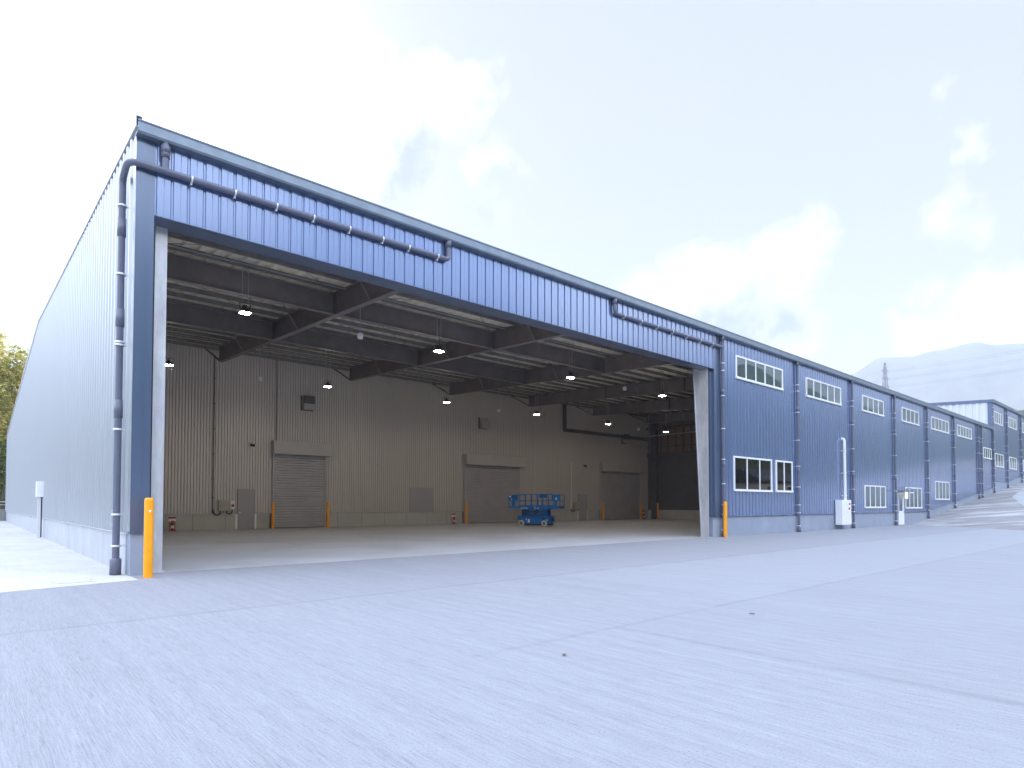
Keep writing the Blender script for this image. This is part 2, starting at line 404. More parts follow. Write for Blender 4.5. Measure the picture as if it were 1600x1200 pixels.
PX = .3333
def front_prof(x0, x1, extra=()):
    pts = []
    n0 = math.floor(x0/PX)
    for k in range(n0, int(x1/PX)+2):
        b = k*PX
        for u,d in ((0,-.030),(.022,-.030),(.034,0),(.165,0),(.178,-.007),(.300,-.007),(.321,-.030)):
            x = b+u
            if x0 < x < x1: pts.append((x,d))
    def dep(x):
        u = x-math.floor(x/PX)*PX
        tb = [(0,-.030),(.022,-.030),(.034,0),(.165,0),(.178,-.007),(.300,-.007),(.321,-.030),(PX,-.030)]
        for (a,da),(b,db) in zip(tb,tb[1:]):
            if a <= u <= b: return da+(db-da)*(u-a)/(b-a)
        return 0
    for x in list(extra)+[x0,x1]:
        if x0 <= x <= x1: pts.append((x,dep(x)))
    pts = sorted(set((round(a,4),round(b,4)) for a,b in pts)); return pts
def front_wall(mb, x0, x1, zlo, zhi, holes=(), y=0.0, thick=.12):
    """ribbed sheet facing -Y with rectangular holes (x0,x1,z0,z1); inner skin at y+thick"""
    pts = front_prof(x0, x1, [h[0] for h in holes]+[h[1] for h in holes])
    for (a,da),(b,db) in zip(pts,pts[1:]):
        m = (a+b)/2; hs = sorted([(h[2],h[3]) for h in holes if h[0] < m < h[1]])
        la,lb = zlo(a),zlo(b); segs = []
        ca,cb = la,lb
        for z0,z1 in hs: segs.append((ca,cb,z0,z0)); ca = cb = z1
        segs.append((ca,cb,zhi,zhi))
        for p,q,r,s in segs:
            if r <= min(p,q): continue
            mb.add([(a,y-.03-da-.03,p),(b,y-.03-db-.03,q),(b,y-.03-db-.03,s),(a,y-.03-da-.03,r)], [(0,1,2,3)])
    xs = sorted(set([x0,x1]+[h[0] for h in holes]+[h[1] for h in holes]))
    for a,b in zip(xs,xs[1:]):
        m = (a+b)/2; hs = sorted([(h[2],h[3]) for h in holes if h[0] < m < h[1]])
        n = max(1,int((b-a)/2))
        c = min(zlo(a),zlo(b))
        for z0,z1 in hs:
            mb.quad((a,y+thick,c),(b,y+thick,c),(b,y+thick,z0),(a,y+thick,z0)); c = z1
        mb.quad((a,y+thick,c),(b,y+thick,c),(b,y+thick,zhi),(a,y+thick,zhi))

# windows of the main building: (x0,x1,z0,z1,panes,kind)
WIN = [(25.4,30.37,7.74,8.82,5,'f'),(33.36,38.33,7.76,8.82,5,'f'),(42.0,46.0,7.80,8.83,4,'f'),(50.0,54.0,7.83,8.86,4,'f'),
       (57.4,62.5,7.84,8.86,5,'f'),(65.4,70.45,7.87,8.86,5,'f'),
       (25.12,29.0,2.22,3.86,3,'c'),(29.5,31.4,2.23,3.86,2,'c'),(42.2,46.1,1.33,2.80,4,'f'),(50.5,54.4,1.27,2.82,4,'t'),
       (58.2,62.3,1.98,3.48,4,'f'),(75.18,78.66,6.33,7.40,4,'f')]
DOORX = (49.0,50.2,0.02,2.45)
def dado_top(x): return .96 if x < 55.9 else max(.96, ramp_z(x)+.62)
m = MB()
front_wall(m, 24.02, 79.2, dado_top, EAVE, [w[:4] for w in WIN]+[DOORX])
m.build('front_wall', M['blue'], wh, fix=False)
m = MB(); front_wall(m, .33, 23.42, lambda x: 7.88, EAVE); m.build('fascia_wall', M['blue'], wh, fix=False)
# lintel band below the fascia, soffit return
m = MB(); m.box(.33,23.42,-.078,-.05,7.862,7.884); m.prism([(-.05,7.862),(-.05,7.85),(.40,7.80),(.40,7.9),(-.03,7.9)],.33,23.42,'x'); m.build('lintel', M['blue_trim'], wh)
# left corner: smooth corner trims and the concrete pillar foot
m = MB(); m.box(-.035,.17,-.06,.22,.94,EAVE); m.box(.175,.325,-.045,.2,.94,EAVE); m.box(-.05,.34,-.085,.24,.905,.94)
m.box(.170,.176,-.055,.1,.94,EAVE); m.build('corner_trim', M['blue_trim'], wh)
m = MB(); m.box(-.02,.25,-.02,.45,-.1,.905); m.build('corner_foot', M['plinth'], wh)
m = MB(); m.box(.25,.40,.20,.42,-.05,7.74); m.build('dark_gap_fill', M['black'], wh)  # solid black fill paints the dark of the gap beside the column
# right jamb: blue returns and sheet strip
m = MB(); m.box(23.42,23.60,-.065,.28,.94,EAVE); m.box(23.60,23.72,-.045,.3,.94,EAVE); m.box(23.72,24.02,-.06,.3,.94,EAVE); m.box(23.05,23.42,.16,.30,.94,7.74); m.box(23.2,23.42,.04,.16,.94,7.74)
m.box(23.03,24.02,-.085,-.066,.905,.94)
m.build('jamb_trim', M['blue_trim'], wh)
m = MB(); m.box(23.30,24.02,-.03,.3,-.1,.905); m.build('jamb_foot', M['plinth'], wh)
# galvanised portal columns, tapered web
def portal(xw, sgn):
    m = MB(); x0,x1 = xw-.14,xw+.14
    y0 = .34
    dep = lambda z: .34+.50*z/7.8
    m.box(x0,x1,y0,y0+.02,0,EAVE-.2)
    for z0,z1 in ((0,EAVE-.2),):
        ya,yb = y0+dep(z0),y0+dep(z1)
        m.add([(x0,ya,z0),(x1,ya,z0),(x1,yb,z1),(x0,yb,z1),(x0,ya+.02,z0),(x1,ya+.02,z0),(x1,yb+.02,z1),(x0,yb+.02,z1)],[(0,1,2,3),(7,6,5,4),(0,4,5,1),(1,5,6,2),(2,6,7,3),(3,7,4,0)])
        m.add([(xw-.008,y0+.02,z0),(xw-.008,ya,z0),(xw-.008,yb,z1),(xw-.008,y0+.02,z1)],[(0,1,2,3)])
        m.add([(xw+.008,y0+.02,z0),(xw+.008,ya,z0),(xw+.008,yb,z1),(xw+.008,y0+.02,z1)],[(3,2,1,0)])
    m.box(x0-.06,x1+.06,y0-.04,y0+dep(0)+.08,0,.025)
    m.build('portal_column', M['galv'], wh)
portal(.53, 1); 
def portal_r(xw):
    m = MB(); y0 = .02
    dep = lambda z: .36+.36*z/7.8
    x0,x1 = xw,xw+.24
    zt = 9.3
    ya,yb = y0+dep(0),y0+dep(zt)
    # web seen from the left, with outstanding inner flange
    m.add([(x0,y0,0),(x0,ya,0),(x0,yb,zt),(x0,y0,zt),(x0+.016,y0,0),(x0+.016,ya,0),(x0+.016,yb,zt),(x0+.016,y0,zt)],[(0,1,2,3),(7,6,5,4),(0,4,5,1),(1,5,6,2),(2,6,7,3),(3,7,4,0)])
    m.add([(x0-.07,ya,0),(x1,ya,0),(x1,yb,zt),(x0-.07,yb,zt),(x0-.07,ya+.02,0),(x1,ya+.02,0),(x1,yb+.02,zt),(x0-.07,yb+.02,zt)],[(0,1,2,3),(7,6,5,4),(0,4,5,1),(1,5,6,2),(2,6,7,3),(3,7,4,0)])
    m.box(x0-.08,x1,y0-.02,ya+.06,0,.022)
    m.build('portal_column', M['galv'], wh)
portal_r(23.02)
# front dado right of the opening
N = 60
xs = [24.02+(79.2-24.02)*i/N for i in range(N+1)]+[48.99,50.21]; xs = sorted(xs)
XSL = [[x for x in xs if x <= 48.991],[x for x in xs if x >= 50.209]]
for xl in XSL:
  m = MB()
  for a,b in zip(xl,xl[1:]):
    za,zb = min(0,ramp_z(a))-.2,-.2
    m.add([(a,-.02,za),(b,-.02,zb),(b,-.02,dado_top(b)-.03),(a,-.02,dado_top(a)-.03),(a,.12,za),(b,.12,zb),(b,.12,dado_top(b)-.03),(a,.12,dado_top(a)-.03)],[(0,1,2,3),(3,2,6,7),(7,6,5,4)])
  m.build('front_plinth', M['plinth'], wh)
  m = MB()
  for a,b in zip(xl,xl[1:]):
    m.bar((a,-.045,dado_top(a)-.012),(b,-.045,dado_top(b)-.012),.05,.03)
  m.build('drip_flashing', M['blue_trim'], wh)
# silver side wall (faces -X), plinth, corner strip
m = MB(); SP = .42
ys = []; k = 0
y = .22
while y < BACK_Y-.4:
    for u,d in ((0,0),(.10,0),(.13,.06),(.21,.06),(.24,0),(.32,0),(.325,.012),(.35,.012),(.355,0)): ys.append((y+u,d))
    y += SP
for (a,da),(b,db) in zip(ys,ys[1:]):
    m.add([(-.02-da,a,.90),(-.02-db,b,.90),(-.02-db,b,roof_top(b)-.06),(-.02-da,a,roof_top(a)-.06)],[(3,2,1,0)])
for a,b in ((0.0,RIDGE_Y),(RIDGE_Y,BACK_Y-.4)):
    m.add([(.12,a,.0),(.12,b,.0),(.12,b,roof_top(b)-.2),(.12,a,roof_top(a)-.2)],[(0,1,2,3)])
m.build('side_wall', M['silver'], wh, fix=False)
m = MB(); m.box(-.045,-.03,-.05,.20,.94,roof_top(0)-.1); m.build('corner_strip', M['silver'], wh)
m = MB(); m.box(.0,.119,.45,BACK_Y-.4,-.15,.875); m.build('side_plinth', M['plinth_side'], wh)
m = MB(); m.box(-.055,0,.24,BACK_Y-.4,.875,.897); m.build('side_flashing', M['strap'], wh)
# rear wall
m = MB(); m.box(-.02,79.2,BACK_Y-.4,BACK_Y-.25,-.1,roof_top(BACK_Y)-.1); m.build('rear_wall', M['blue'], wh)
# roof sheet with ribs down the slope
m = MB()
for (ya,yb) in ((-.22,RIDGE_Y),(RIDGE_Y,BACK_Y)):
    za,zb = roof_top(ya),roof_top(yb)
    m.quad((-.08,ya,za),(79.3,ya,za),(79.3,yb,zb),(-.08,yb,zb))
    n = int(79.3/.93)
    for i in range(n+1):
        x = .0+i*.93
        m.add([(x-.055,ya,za),(x-.03,ya,za+.055),(x+.03,ya,za+.055),(x+.055,ya,za),(x-.055,yb,zb),(x-.03,yb,zb+.055),(x+.03,yb,zb+.055),(x+.055,yb,zb)],
              [(0,1,2,3),(0,4,5,1),(1,5,6,2),(2,6,7,3)])
m.box(-.08,79.3,RIDGE_Y-.2,RIDGE_Y+.2,roof_top(RIDGE_Y)-.03,roof_top(RIDGE_Y)+.09)
m.build('roof', M['roof'], wh)
m = MB()
m.quad((.1,RIDGE_Y,deck_z(RIDGE_Y)+.02),(79.2,RIDGE_Y,deck_z(RIDGE_Y)+.02),(79.2,BACK_Y-.3,roof_top(BACK_Y-.3)-.12),(.1,BACK_Y-.3,roof_top(BACK_Y-.3)-.12))
x = .12
while x < 51.2:
    for u0,d0,u1,d1 in ((0,0,.20,0),(.20,0,.25,.085),(.25,.085,.42,.085),(.42,.085,.47,0)):
        a,b = x+u0,x+u1
        m.add([(a,.05,deck_z(.05)+d0),(b,.05,deck_z(.05)+d1),(b,RIDGE_Y,deck_z(RIDGE_Y)+d1),(a,RIDGE_Y,deck_z(RIDGE_Y)+d0)],[(0,1,2,3)])
    x += .47
m.quad((x,.05,deck_z(.05)),(79.2,.05,deck_z(.05)),(79.2,RIDGE_Y,deck_z(RIDGE_Y)),(x,RIDGE_Y,deck_z(RIDGE_Y)))
m.build('roof_deck', M['deck'], wh, fix=False)
# gutter with folded lip
m = MB()
gp = [(-.03,9.50),(-.235,9.50),(-.262,9.545),(-.262,9.735),(-.285,9.755),(-.285,9.785),(-.245,9.785),(-.235,9.56),(-.03,9.56)]
m.prism(gp, -.06, 79.15, 'x'); m.build('gutter', M['gutter'], wh)
# barge flashing along the verge
m = MB()
for ya,yb in ((-.285,RIDGE_Y),(RIDGE_Y,BACK_Y+.25)):
    za,zb = roof_top(ya),roof_top(yb)
    for o0,o1,dz0,dz1 in ((-.10,.03,.06,.085),(-.10,-.085,-.17,.06),(-.085,-.035,-.17,-.155)):
        m.add([(o0,ya,za+dz0),(o1,ya,za+dz0),(o1,ya,za+dz1),(o0,ya,za+dz1),(o0,yb,zb+dz0),(o1,yb,zb+dz0),(o1,yb,zb+dz1),(o0,yb,zb+dz1)],
              [(0,1,2,3),(7,6,5,4),(0,4,5,1),(1,5,6,2),(2,6,7,3),(3,7,4,0)])
m.build('barge_board', M['barge'], wh)

# windows
def window(par, x0, x1, z0, z1, n, kind, y=0.0):
    f = MB(); w = .07
    yo,yi = y-.115,y+.02
    f.box(x0-.02,x1+.02,yo-.03,yi,z0-.05,z0+.05); f.box(x0-.02,x1+.02,yo,yi,z1-.06,z1+.02)
    f.box(x0-.02,x0+w,yo,yi,z0+.05,z1-.06); f.box(x1-w,x1+.02,yo,yi,z0+.05,z1-.06)
    W = (x1-x0)/n
    for k in range(1,n):
        xm = x0+W*k; mw = .045 if kind != 'c' else .035
        f.box(xm-mw,xm+mw,yo+.012,yi,z0+.05,z1-.06)
    if kind == 't': f.box(x0+W+.05,x0+2*W-.05,yo+.015,yi,z1-.42,z1-.34)
    o = f.build('window', M['alu'], par)
    g = MB(); 
    for k in range(n):
        g.box(x0+W*k+.03,x0+W*(k+1)-.03,y-.075-.012*(k%2),y-.069-.012*(k%2),z0+.04,z1-.05)
    g.build('pane', M['glass'] if kind == 'c' else M['frost'], o)
for w in WIN: window(wh, *w)
# front entrance door with canopy
d = MB(); d.box(49.0,49.08,-.07,.06,.02,2.44); d.box(50.12,50.2,-.07,.06,.02,2.44); d.box(49.08,50.12,-.07,.06,2.36,2.44)
d.box(49.08,50.12,-.03,.02,.02,1.05); d.box(49.08,49.2,-.03,.02,1.05,2.36); d.box(50.0,50.12,-.03,.02,1.05,2.36); d.box(49.2,50.0,-.03,.02,2.26,2.36)
do = d.build('entrance_door', M['alu'], wh)
d = MB(); d.box(49.2,50.0,-.012,-.004,1.05,2.26); d.build('pane', M['frost'], do)
d = MB(); d.bar((50.03,-.07,1.0),(50.03,-.07,1.2),.025); d.box(50.02,50.04,-.07,-.03,1.03,1.05); d.box(50.02,50.04,-.07,-.03,1.15,1.17); d.build('handle', M['strap'], do)
d = MB(); d.box(48.75,50.7,-.75,-.06,2.50,2.56); d.bar((48.85,-.06,2.9),(48.85,-.7,2.57),.03); d.bar((50.6,-.06,2.9),(50.6,-.7,2.57),.03); d.build('door_canopy', M['gutter'], wh)

# downpipes on the front
PIPE_BR = [8.2,7.85,6.66,5.1,3.65,2.5,1.5,1.06,.34]
def bracket_mesh(par, loc, first=[None], rot=0, name='pipe_bracket'):
    if first[0] is None:
        b = MB(); n = 16
        b.lathe([(.084,-.022),(.094,-.022),(.094,.022),(.084,.022)], n=n)
        b.box(-.012,.012,.085,.20,-.012,.012); b.box(.07,.10,-.012,.012,-.02,.02)
        o = b.build(name, M['strap'], par); first[0] = o
    else:
        o = first[0].copy(); COL.objects.link(o); o.parent = par
    o.location = loc; o.rotation_euler = (0,0,rot)
    return o
def downpipe(par, x, zb, zt, yc=-.155, br=PIPE_BR, r=.072):
    d = MB(); d.tube([(x,yc,zb+.02),(x,yc,zt)], r, 14)
    d.lathe([(r,zb),(r+.03,zb),(r+.03,zb+.24),(r+.012,zb+.27),(r,zb+.27)], (x,yc,0), 14)
    d.lathe([(r,zt-.25),(r+.018,zt-.25),(r+.018,zt-.02),(r,zt-.02)], (x,yc,0), 14)
    for zc in (zb+(zt-zb)*.36, zb+(zt-zb)*.72): d.lathe([(r,zc-.12),(r+.009,zc-.12),(r+.009,zc+.12),(r,zc+.12)], (x,yc,0), 14)
    o = d.build('downpipe', M['pipe'], par)
    for z in br:
        if z > zb+.25: bracket_mesh(o, (x,yc,z))
    return o
for x in (24.03,32.03,40.0,48.1,56.0,64.0,72.85,74.2): downpipe(wh, x, ramp_z(x), 9.52)
# fascia drain pipe wrapping the corner and running down the side wall
d = MB(); r = .07
def arc(p0, c, p1, n=5): return [tuple((1-t)**2*a+2*t*(1-t)*b+t*t*e for a,b,e in zip(p0,c,p1)) for t in [i/n for i in range(n+1)]]
yf = -.16
path = [(8.15,yf,9.52),(8.15,yf,9.1)]+arc((8.15,yf,9.05),(8.15,yf,8.93),(8.02,yf,8.93))+[(4,yf,8.90)]+arc((.02,yf,8.875),(-.21,yf,8.87),(-.21,yf+.18,8.82))+arc((-.21,.30,8.74),(-.21,.42,8.68),(-.21,.42,8.55))+[(-.21,.42,.02)]
d.tube(path, .072, 14); d.tube([(.5,yf,9.52),(.5,yf,8.88)], .072, 14)
for zc,rr in ((9.38,.098),(9.27,.09)):
    d.lathe([(.07,zc-.1),(rr,zc-.1),(rr,zc+.06),(.07,zc+.06)],(.5,yf,0),14)
d.lathe([(.07,9.30),(.095,9.30),(.095,9.5),(.07,9.5)],(8.15,yf,0),14)
d.lathe([(.07,0),(.112,0),(.112,.33),(.09,.36),(.07,.36)],(-.21,.42,0),14)
for zc in (3.6,5.6,7.6): d.lathe([(.07,zc-.2),(.086,zc-.2),(.086,zc+.2),(.07,zc+.2)],(-.21,.42,0),14)
dp = d.build('drain_pipe', M['pipe_pale'], wh)
br0 = None
for z in (8.08,6.56,5.06,5.0,3.15,1.30,.62):
    bracket_mesh(dp, (-.21,.42,z), rot=-math.pi/2)
sb = MB()
ring = []
n = 14
sb.add([(sx,.0+.084*math.cos(2*math.pi*k/n),.084*math.sin(2*math.pi*k/n)) for sx in (-.02,.02) for k in range(n)],[(k,(k+1)%n,n+(k+1)%n,n+k) for k in range(n)],True)
sb.box(-.008,.008,.0,.12,-.10,-.07); sb.box(-.015,.015,-.01,.02,-.125,-.09)
def strap(par, x, z, first=[None]):
    if first[0] is None: first[0] = o = sb.build('pipe_strap', M['strap'], par)
    else: o = first[0].copy(); COL.objects.link(o); o.parent = par
    o.location = (x,yf,z)
for x in (1.03,1.97,2.95,3.9,4.9,5.9,6.75,7.75): strap(dp, x, 8.875+x*.0069)
d = MB(); path = [(16.05,yf,9.52),(16.05,yf,9.12)]+arc((16.05,yf,9.08),(16.05,yf,8.94),(16.2,yf,8.94))+[(23.96,yf,8.97)]
d.tube(path, .070, 14); d.lathe([(.07,9.30),(.095,9.30),(.095,9.5),(.07,9.5)],(16.05,yf,0),14)
dp2 = d.build('drain_pipe', M['pipe_pale'], wh)
for x in (16.6,17.7,18.8,19.9,21.0,22.1,23.1): strap(dp2, x, 8.945)

# --- interior structure
def bz(y): return 8.50+.0500*y         # underside of the girders
def tz(y): return deck_z(y)-.20        # top of the girders
for i,X in enumerate((8,16,24,32,40,48)):
    m = MB(); y0,y1 = .35,21.7
    def slab(yA,yB,w,zA0,zA1,zB0,zB1):
        m.add([(X-w,yA,zA0),(X+w,yA,zA0),(X+w,yA,zA1),(X-w,yA,zA1),(X-w,yB,zB0),(X+w,yB,zB0),(X+w,yB,zB1),(X-w,yB,zB1)],
              [(0,1,2,3),(7,6,5,4),(0,4,5,1),(1,5,6,2),(2,6,7,3),(3,7,4,0)])
    m.cur = 0; slab(y0,y1,.007,bz(y0)+.02,tz(y0)-.02,bz(y1)+.02,tz(y1)-.02)
    m.cur = 1; slab(y0,y1,.125,bz(y0),bz(y0)+.02,bz(y1),bz(y1)+.02); slab(y0,y1,.125,tz(y0)-.02,tz(y0),tz(y1)-.02,tz(y1))
    m.cur = 0
    for ys_ in (7.07,13.62,21.66):
        m.box(X-.11,X+.11,ys_-.03,ys_+.03,bz(ys_)+.02,tz(ys_)-.02)
    gi = m.build('girder', [M['steel'],M['steel_edge']], wh)
    for yb in (4.2,10.6,17.6):
        for s_ in (-1,1):
            b = MB(); b.bar((X+.10*s_,yb,bz(yb)+.03),(X+.75*s_,yb,deck_z(yb)-.1),.05); b.build('brace', M['steel_edge'], gi)
    b = MB(); b.bar((X,21.68,bz(21.6)+.03),(X-.3,23.86,10.78),.09); b.build('brace', M['steel_edge'], gi)
for X0,X1 in ((.3,8),(8,16),(16,24)):
    for Y in (7.07,13.62):
        m = MB(); za,zb = bz(Y)+.02,tz(Y)-.05
        a,b = X0+.13,X1-.13
        m.cur = 0; m.box(a,b,Y-.007,Y+.007,za+.02,zb-.02)
        m.cur = 1; m.box(a,b,Y-.11,Y+.11,za,za+.02); m.box(a,b,Y-.11,Y+.11,zb-.02,zb)
        m.build('cross_beam', [M['steel'],M['steel_edge']], wh)
Y = .9
pi = 0
while Y < 23.8:
    m = MB(); z = deck_z(Y)
    m.box(.15,51,Y-.004,Y+.004,z-.18,z-.01); m.box(.15,51,Y-.07,Y-.004,z-.18,z-.172); m.box(.15,51,Y-.07,Y-.004,z-.018,z-.01)
    m.build('purlin', M['purlin'], wh); Y += 1.18
for Y in (2.6,6.25,10.2,16.8,20.2):
    m = MB(); z = deck_z(Y)-.24; m.box(.2,51,Y-.025,Y+.025,z-.02,z+.02)
    for k in range(16): m.bar((1.5+k*3.2,Y,z),(1.5+k*3.2,Y,z+.22),.012)
    m.build('cable_rail', M['rail'], wh)
# roof plane bracing rods
m = MB()
for x0 in (0.3,8,16,24,32,40):
    for ya,yb in ((.6,7),(7.1,13.6),(13.7,21)):
        m.tube([(x0+.3,ya,deck_z(ya)-.3),(x0+7.7,yb,deck_z(yb)-.3)],.011,5,False); m.tube([(x0+7.7,ya,deck_z(ya)-.3),(x0+.3,yb,deck_z(yb)-.3)],.011,5,False)
m.build('bracing_rods', M['steel_edge'], wh)

# inner partition wall (back of the hall), with openings hidden behind shutters
YW = 23.95
m = MB(); LP = .1667; x = .12
while x < 51.2:
    for u0,d0,u1,d1 in ((0,0,.045,0),(.045,0,.062,-.055),(.062,-.055,.108,-.055),(.108,-.055,.125,0),(.125,0,LP,0)):
        a,b = x+u0,x+u1; m.add([(a,YW-.04-d0,.955),(b,YW-.04-d1,.955),(b,YW-.04-d1,10.82),(a,YW-.04-d0,10.82)],[(0,1,2,3)])
    x += LP
m.build('partition_wall', M['liner'], wh, fix=False)
m = MB(); m.box(.12,51.2,YW-.09,YW-.03,10.70,10.81); m.build('wall_top_channel', M['rail'], wh)
m = MB()
gaps = [(9.62,10.75),(11.62,15.5),(26.75,32.95),(40.2,41.45),(43.3,49.6)]
c = .12
for a,b in gaps+[(51.2,51.2)]:
    if a > c:
        m = MB(); m.box(c,a,YW-.07,YW,-.02,.93); m.build('inner_plinth', M['plinth_in'], wh)
        m = MB(); m.box(c,a,YW-.10,YW-.02,.93,.957); m.build('inner_sill', M['rail'], wh)
    c = b
m = MB(); m.box(.12,51.2,YW+.02,YW+.12,-.02,10.84); m.build('partition_core', M['dark_liner'], wh)
def shutter(x0, x1, zt, zbox):
    s = MB(); z = .03
    while z < zt:
        h = .165
        s.add([(x0,YW-.10,z),(x1,YW-.10,z),(x1,YW-.15,z+.03),(x0,YW-.15,z+.03),(x1,YW-.15,z+.115),(x0,YW-.15,z+.115),(x1,YW-.10,z+h),(x0,YW-.10,z+h)],
              [(0,1,2,3),(3,2,4,5),(5,4,6,7)]); z += h
    o = s.build('roller_shutter', M['shutter'], wh, fix=False)
    b = MB(); b.bevbox(x0-.2,x1+.35,YW-.62,YW-.05,zt+.02,zbox,.012); b.box(x0+1.2,x0+1.212,YW-.626,YW-.5,zt+.03,zbox-.01); b.build('shutter_hood', M['shutterbox'], o)
    for a in (x0-.1,x1):
        b = MB(); b.box(a,a+.1,YW-.2,YW-.02,0,zt+.01); b.box(a+.02,a+.08,YW-.24,YW-.2,2.95,3.05); b.build('guide_rail', M['shutterbox'], o)
shutter(11.86,15.22,4.68,5.52); shutter(26.98,32.7,4.66,5.52); shutter(43.5,49.4,4.72,5.6)
def inner_door(x0, x1, jw=.1):
    d = MB(); d.box(x0,x1,YW-.12,YW-.06,.01,2.42); d.box(x0-.03,x0,YW-.14,YW-.02,0,2.46); d.box(x1,x1+.03,YW-.14,YW-.02,0,2.46); d.box(x0,x1,YW-.14,YW-.02,2.42,2.46)
    o = d.build('side_door', M['door'], wh)
    h = MB(); h.box(x0+.05,x0+.17,YW-.17,YW-.15,1.0,1.03); h.box(x0+.05,x0+.08,YW-.15,YW-.12,.98,1.05); h.build('handle', M['strap'], o)
    j = MB(); j.box(x0-.16,x0-.03,YW-.12,YW-.02,0,.93); j.box(x1+.03,x1+.15,YW-.12,YW-.02,0,.93); j.build('door_jamb', M['white'], o)
inner_door(9.72,10.66); inner_door(40.3,41.36)
m = MB(); m.box(21.9,23.95,YW-.10,YW-.05,.96,2.77); m.box(21.9,23.95,YW-.115,YW-.10,1.82,1.90); m.build('access_panel', M['door'], wh)
# wall conduits
m = MB(); m.tube([(8.28,YW-.10,10.3),(8.28,YW-.10,.99)],.028,8); 
for z in (9,7.5,6,4.5,3,1.9): m.box(8.22,8.34,YW-.135,YW-.05,z,z+.04)
m.build('conduit', M['dark_liner'], wh)
m = MB(); m.tube([(11.98,YW-.10,10.9),(11.98,YW-.10,5.55)],.022,8); m.build('conduit', M['dark_liner'], wh)
m = MB(); m.tube([(39.28,YW-.10,5.45),(39.28,YW-.10,1.1)],.05,8); m.build('conduit', M['white'], wh)
m = MB(); m.box(38.2,38.45,YW-.3,YW-.05,8.3,10.75); m.bar((38.3,YW-.15,8.35),(50.9,YW-.15,8.35),.28,.3); m.build('service_duct', M['dark_liner'], wh)
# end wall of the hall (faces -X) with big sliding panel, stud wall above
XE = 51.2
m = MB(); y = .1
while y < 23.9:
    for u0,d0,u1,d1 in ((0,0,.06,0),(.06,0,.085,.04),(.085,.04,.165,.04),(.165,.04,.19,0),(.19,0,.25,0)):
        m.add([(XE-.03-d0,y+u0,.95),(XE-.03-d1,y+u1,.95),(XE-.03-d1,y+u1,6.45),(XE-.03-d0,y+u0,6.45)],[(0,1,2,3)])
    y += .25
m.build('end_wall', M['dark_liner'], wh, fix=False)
m = MB(); m.prism([(.13,-.02),(YW,-.02),(YW,deck_z(YW)-.0),(.13,deck_z(.13)-.0)],XE,XE+.15,'x'); m.build('end_wall_core', M['stud_board'], wh)
m = MB(); m.box(XE-.08,XE-.001,.3,YW,-.02,.95); m.build('end_plinth', M['plinth_in'], wh)
m = MB()
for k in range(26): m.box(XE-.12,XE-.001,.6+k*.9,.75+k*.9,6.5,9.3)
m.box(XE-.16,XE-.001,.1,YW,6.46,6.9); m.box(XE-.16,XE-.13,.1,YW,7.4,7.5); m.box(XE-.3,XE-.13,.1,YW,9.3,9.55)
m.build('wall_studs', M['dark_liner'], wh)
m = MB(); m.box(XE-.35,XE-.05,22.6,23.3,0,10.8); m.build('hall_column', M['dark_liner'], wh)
m = MB(); m.bar((XE-3.2,2,8.28),(XE-3.2,21.5,8.28),.07); m.bar((XE-3.2,2,8.28),(XE-3.2,2,10),.03); m.bar((XE-3.2,21.5,8.28),(XE-3.2,21.5,10.5),.03); m.build('sprinkler_pipe', M['rail'], wh)

for x0,x1 in ((25.3,31.2),):
    for p,q in (((x0,.9,4.4),(x1,.9,1.0)),((x0,.9,1.0),(x1,.9,4.4))):
        m = MB(); m.bar(p,q,.07); m.build('wind_brace', M['white'], wh)
# ---------------------------------------------------------------- higher rear wing on the right
wg = thing('warehouse_wing', 'taller navy warehouse block at the top of the ramp with a white gable strip', 'building')
WX = 79.35; WE = 12.6
WWIN = [(80.25,84.3,10.36,11.62,4,'f'),(87.5,92.0,10.52,11.68,5,'f'),(95.4,100.0,10.52,11.68,5,'f'),(80.35,84.3,5.68,7.06,3,'f'),(87.65,91.4,5.7,7.05,3,'f'),(95.6,99.6,5.7,7.05,3,'f')]
def wdado(x): return 4.04 if x < 86.1 else ramp_z(x)+.72
m = MB(); front_wall(m, WX+.12, 118, wdado, WE, [w[:4] for w in WWIN]); m.build('front_wall', M['blue'], wg, fix=False)
m = MB(); m.box(WX-.02,WX+.12,-.07,.3,3.9,WE+.1); m.build('corner_trim', M['blue_trim'], wg)
m = MB()
for k in range(40):
    a,b = WX+.0+k*.97,WX+.0+(k+1)*.97
    m.add([(a,-.02,1.5),(b,-.02,1.5),(b,-.02,wdado(min(b,86.09) if a < 86.05 else b)-.02),(a,-.02,wdado(a)-.02)],[(0,1,2,3)])
m.add([(WX,-.02,1.5),(WX,-.02,4.02),(WX,1.5,4.02),(WX,1.5,1.5)],[(0,1,2,3)])
m.build('front_plinth', M['plinth'], wg, fix=False)
m = MB(); y = .3
wtop = lambda y: WE+.1+.05*y if y < 24 else WE+.1+1.2-(y-24)*.103
while y < 55:
    for u0,d0,u1,d1 in ((0,0,.10,0),(.10,0,.16,.07),(.16,.07,.42,.07),(.42,.07,.48,0),(.48,0,.6,0)):
        a,b = y+u0,y+u1; m.add([(WX-d0,a,7),(WX-d1,b,7),(WX-d1,b,wtop(b)),(WX-d0,a,wtop(a))],[(3,2,1,0)])
    y += .6
m.build('gable_wall', M['white_clad'], wg, fix=False)
m = MB()
for ya,yb in ((-.25,24),(24,55.5)):
    za,zb = wtop(ya)+.08,wtop(yb)+.08
    m.add([(WX-.15,ya,za-.3),(WX-.15,yb,zb-.3),(WX-.15,yb,zb),(WX-.15,ya,za),(WX-.05,ya,za-.3),(WX-.05,yb,zb-.3),(WX-.05,yb,zb),(WX-.05,ya,za)],[(0,1,2,3),(7,6,5,4),(0,4,5,1),(3,2,6,7),(0,3,7,4),(1,5,6,2)])
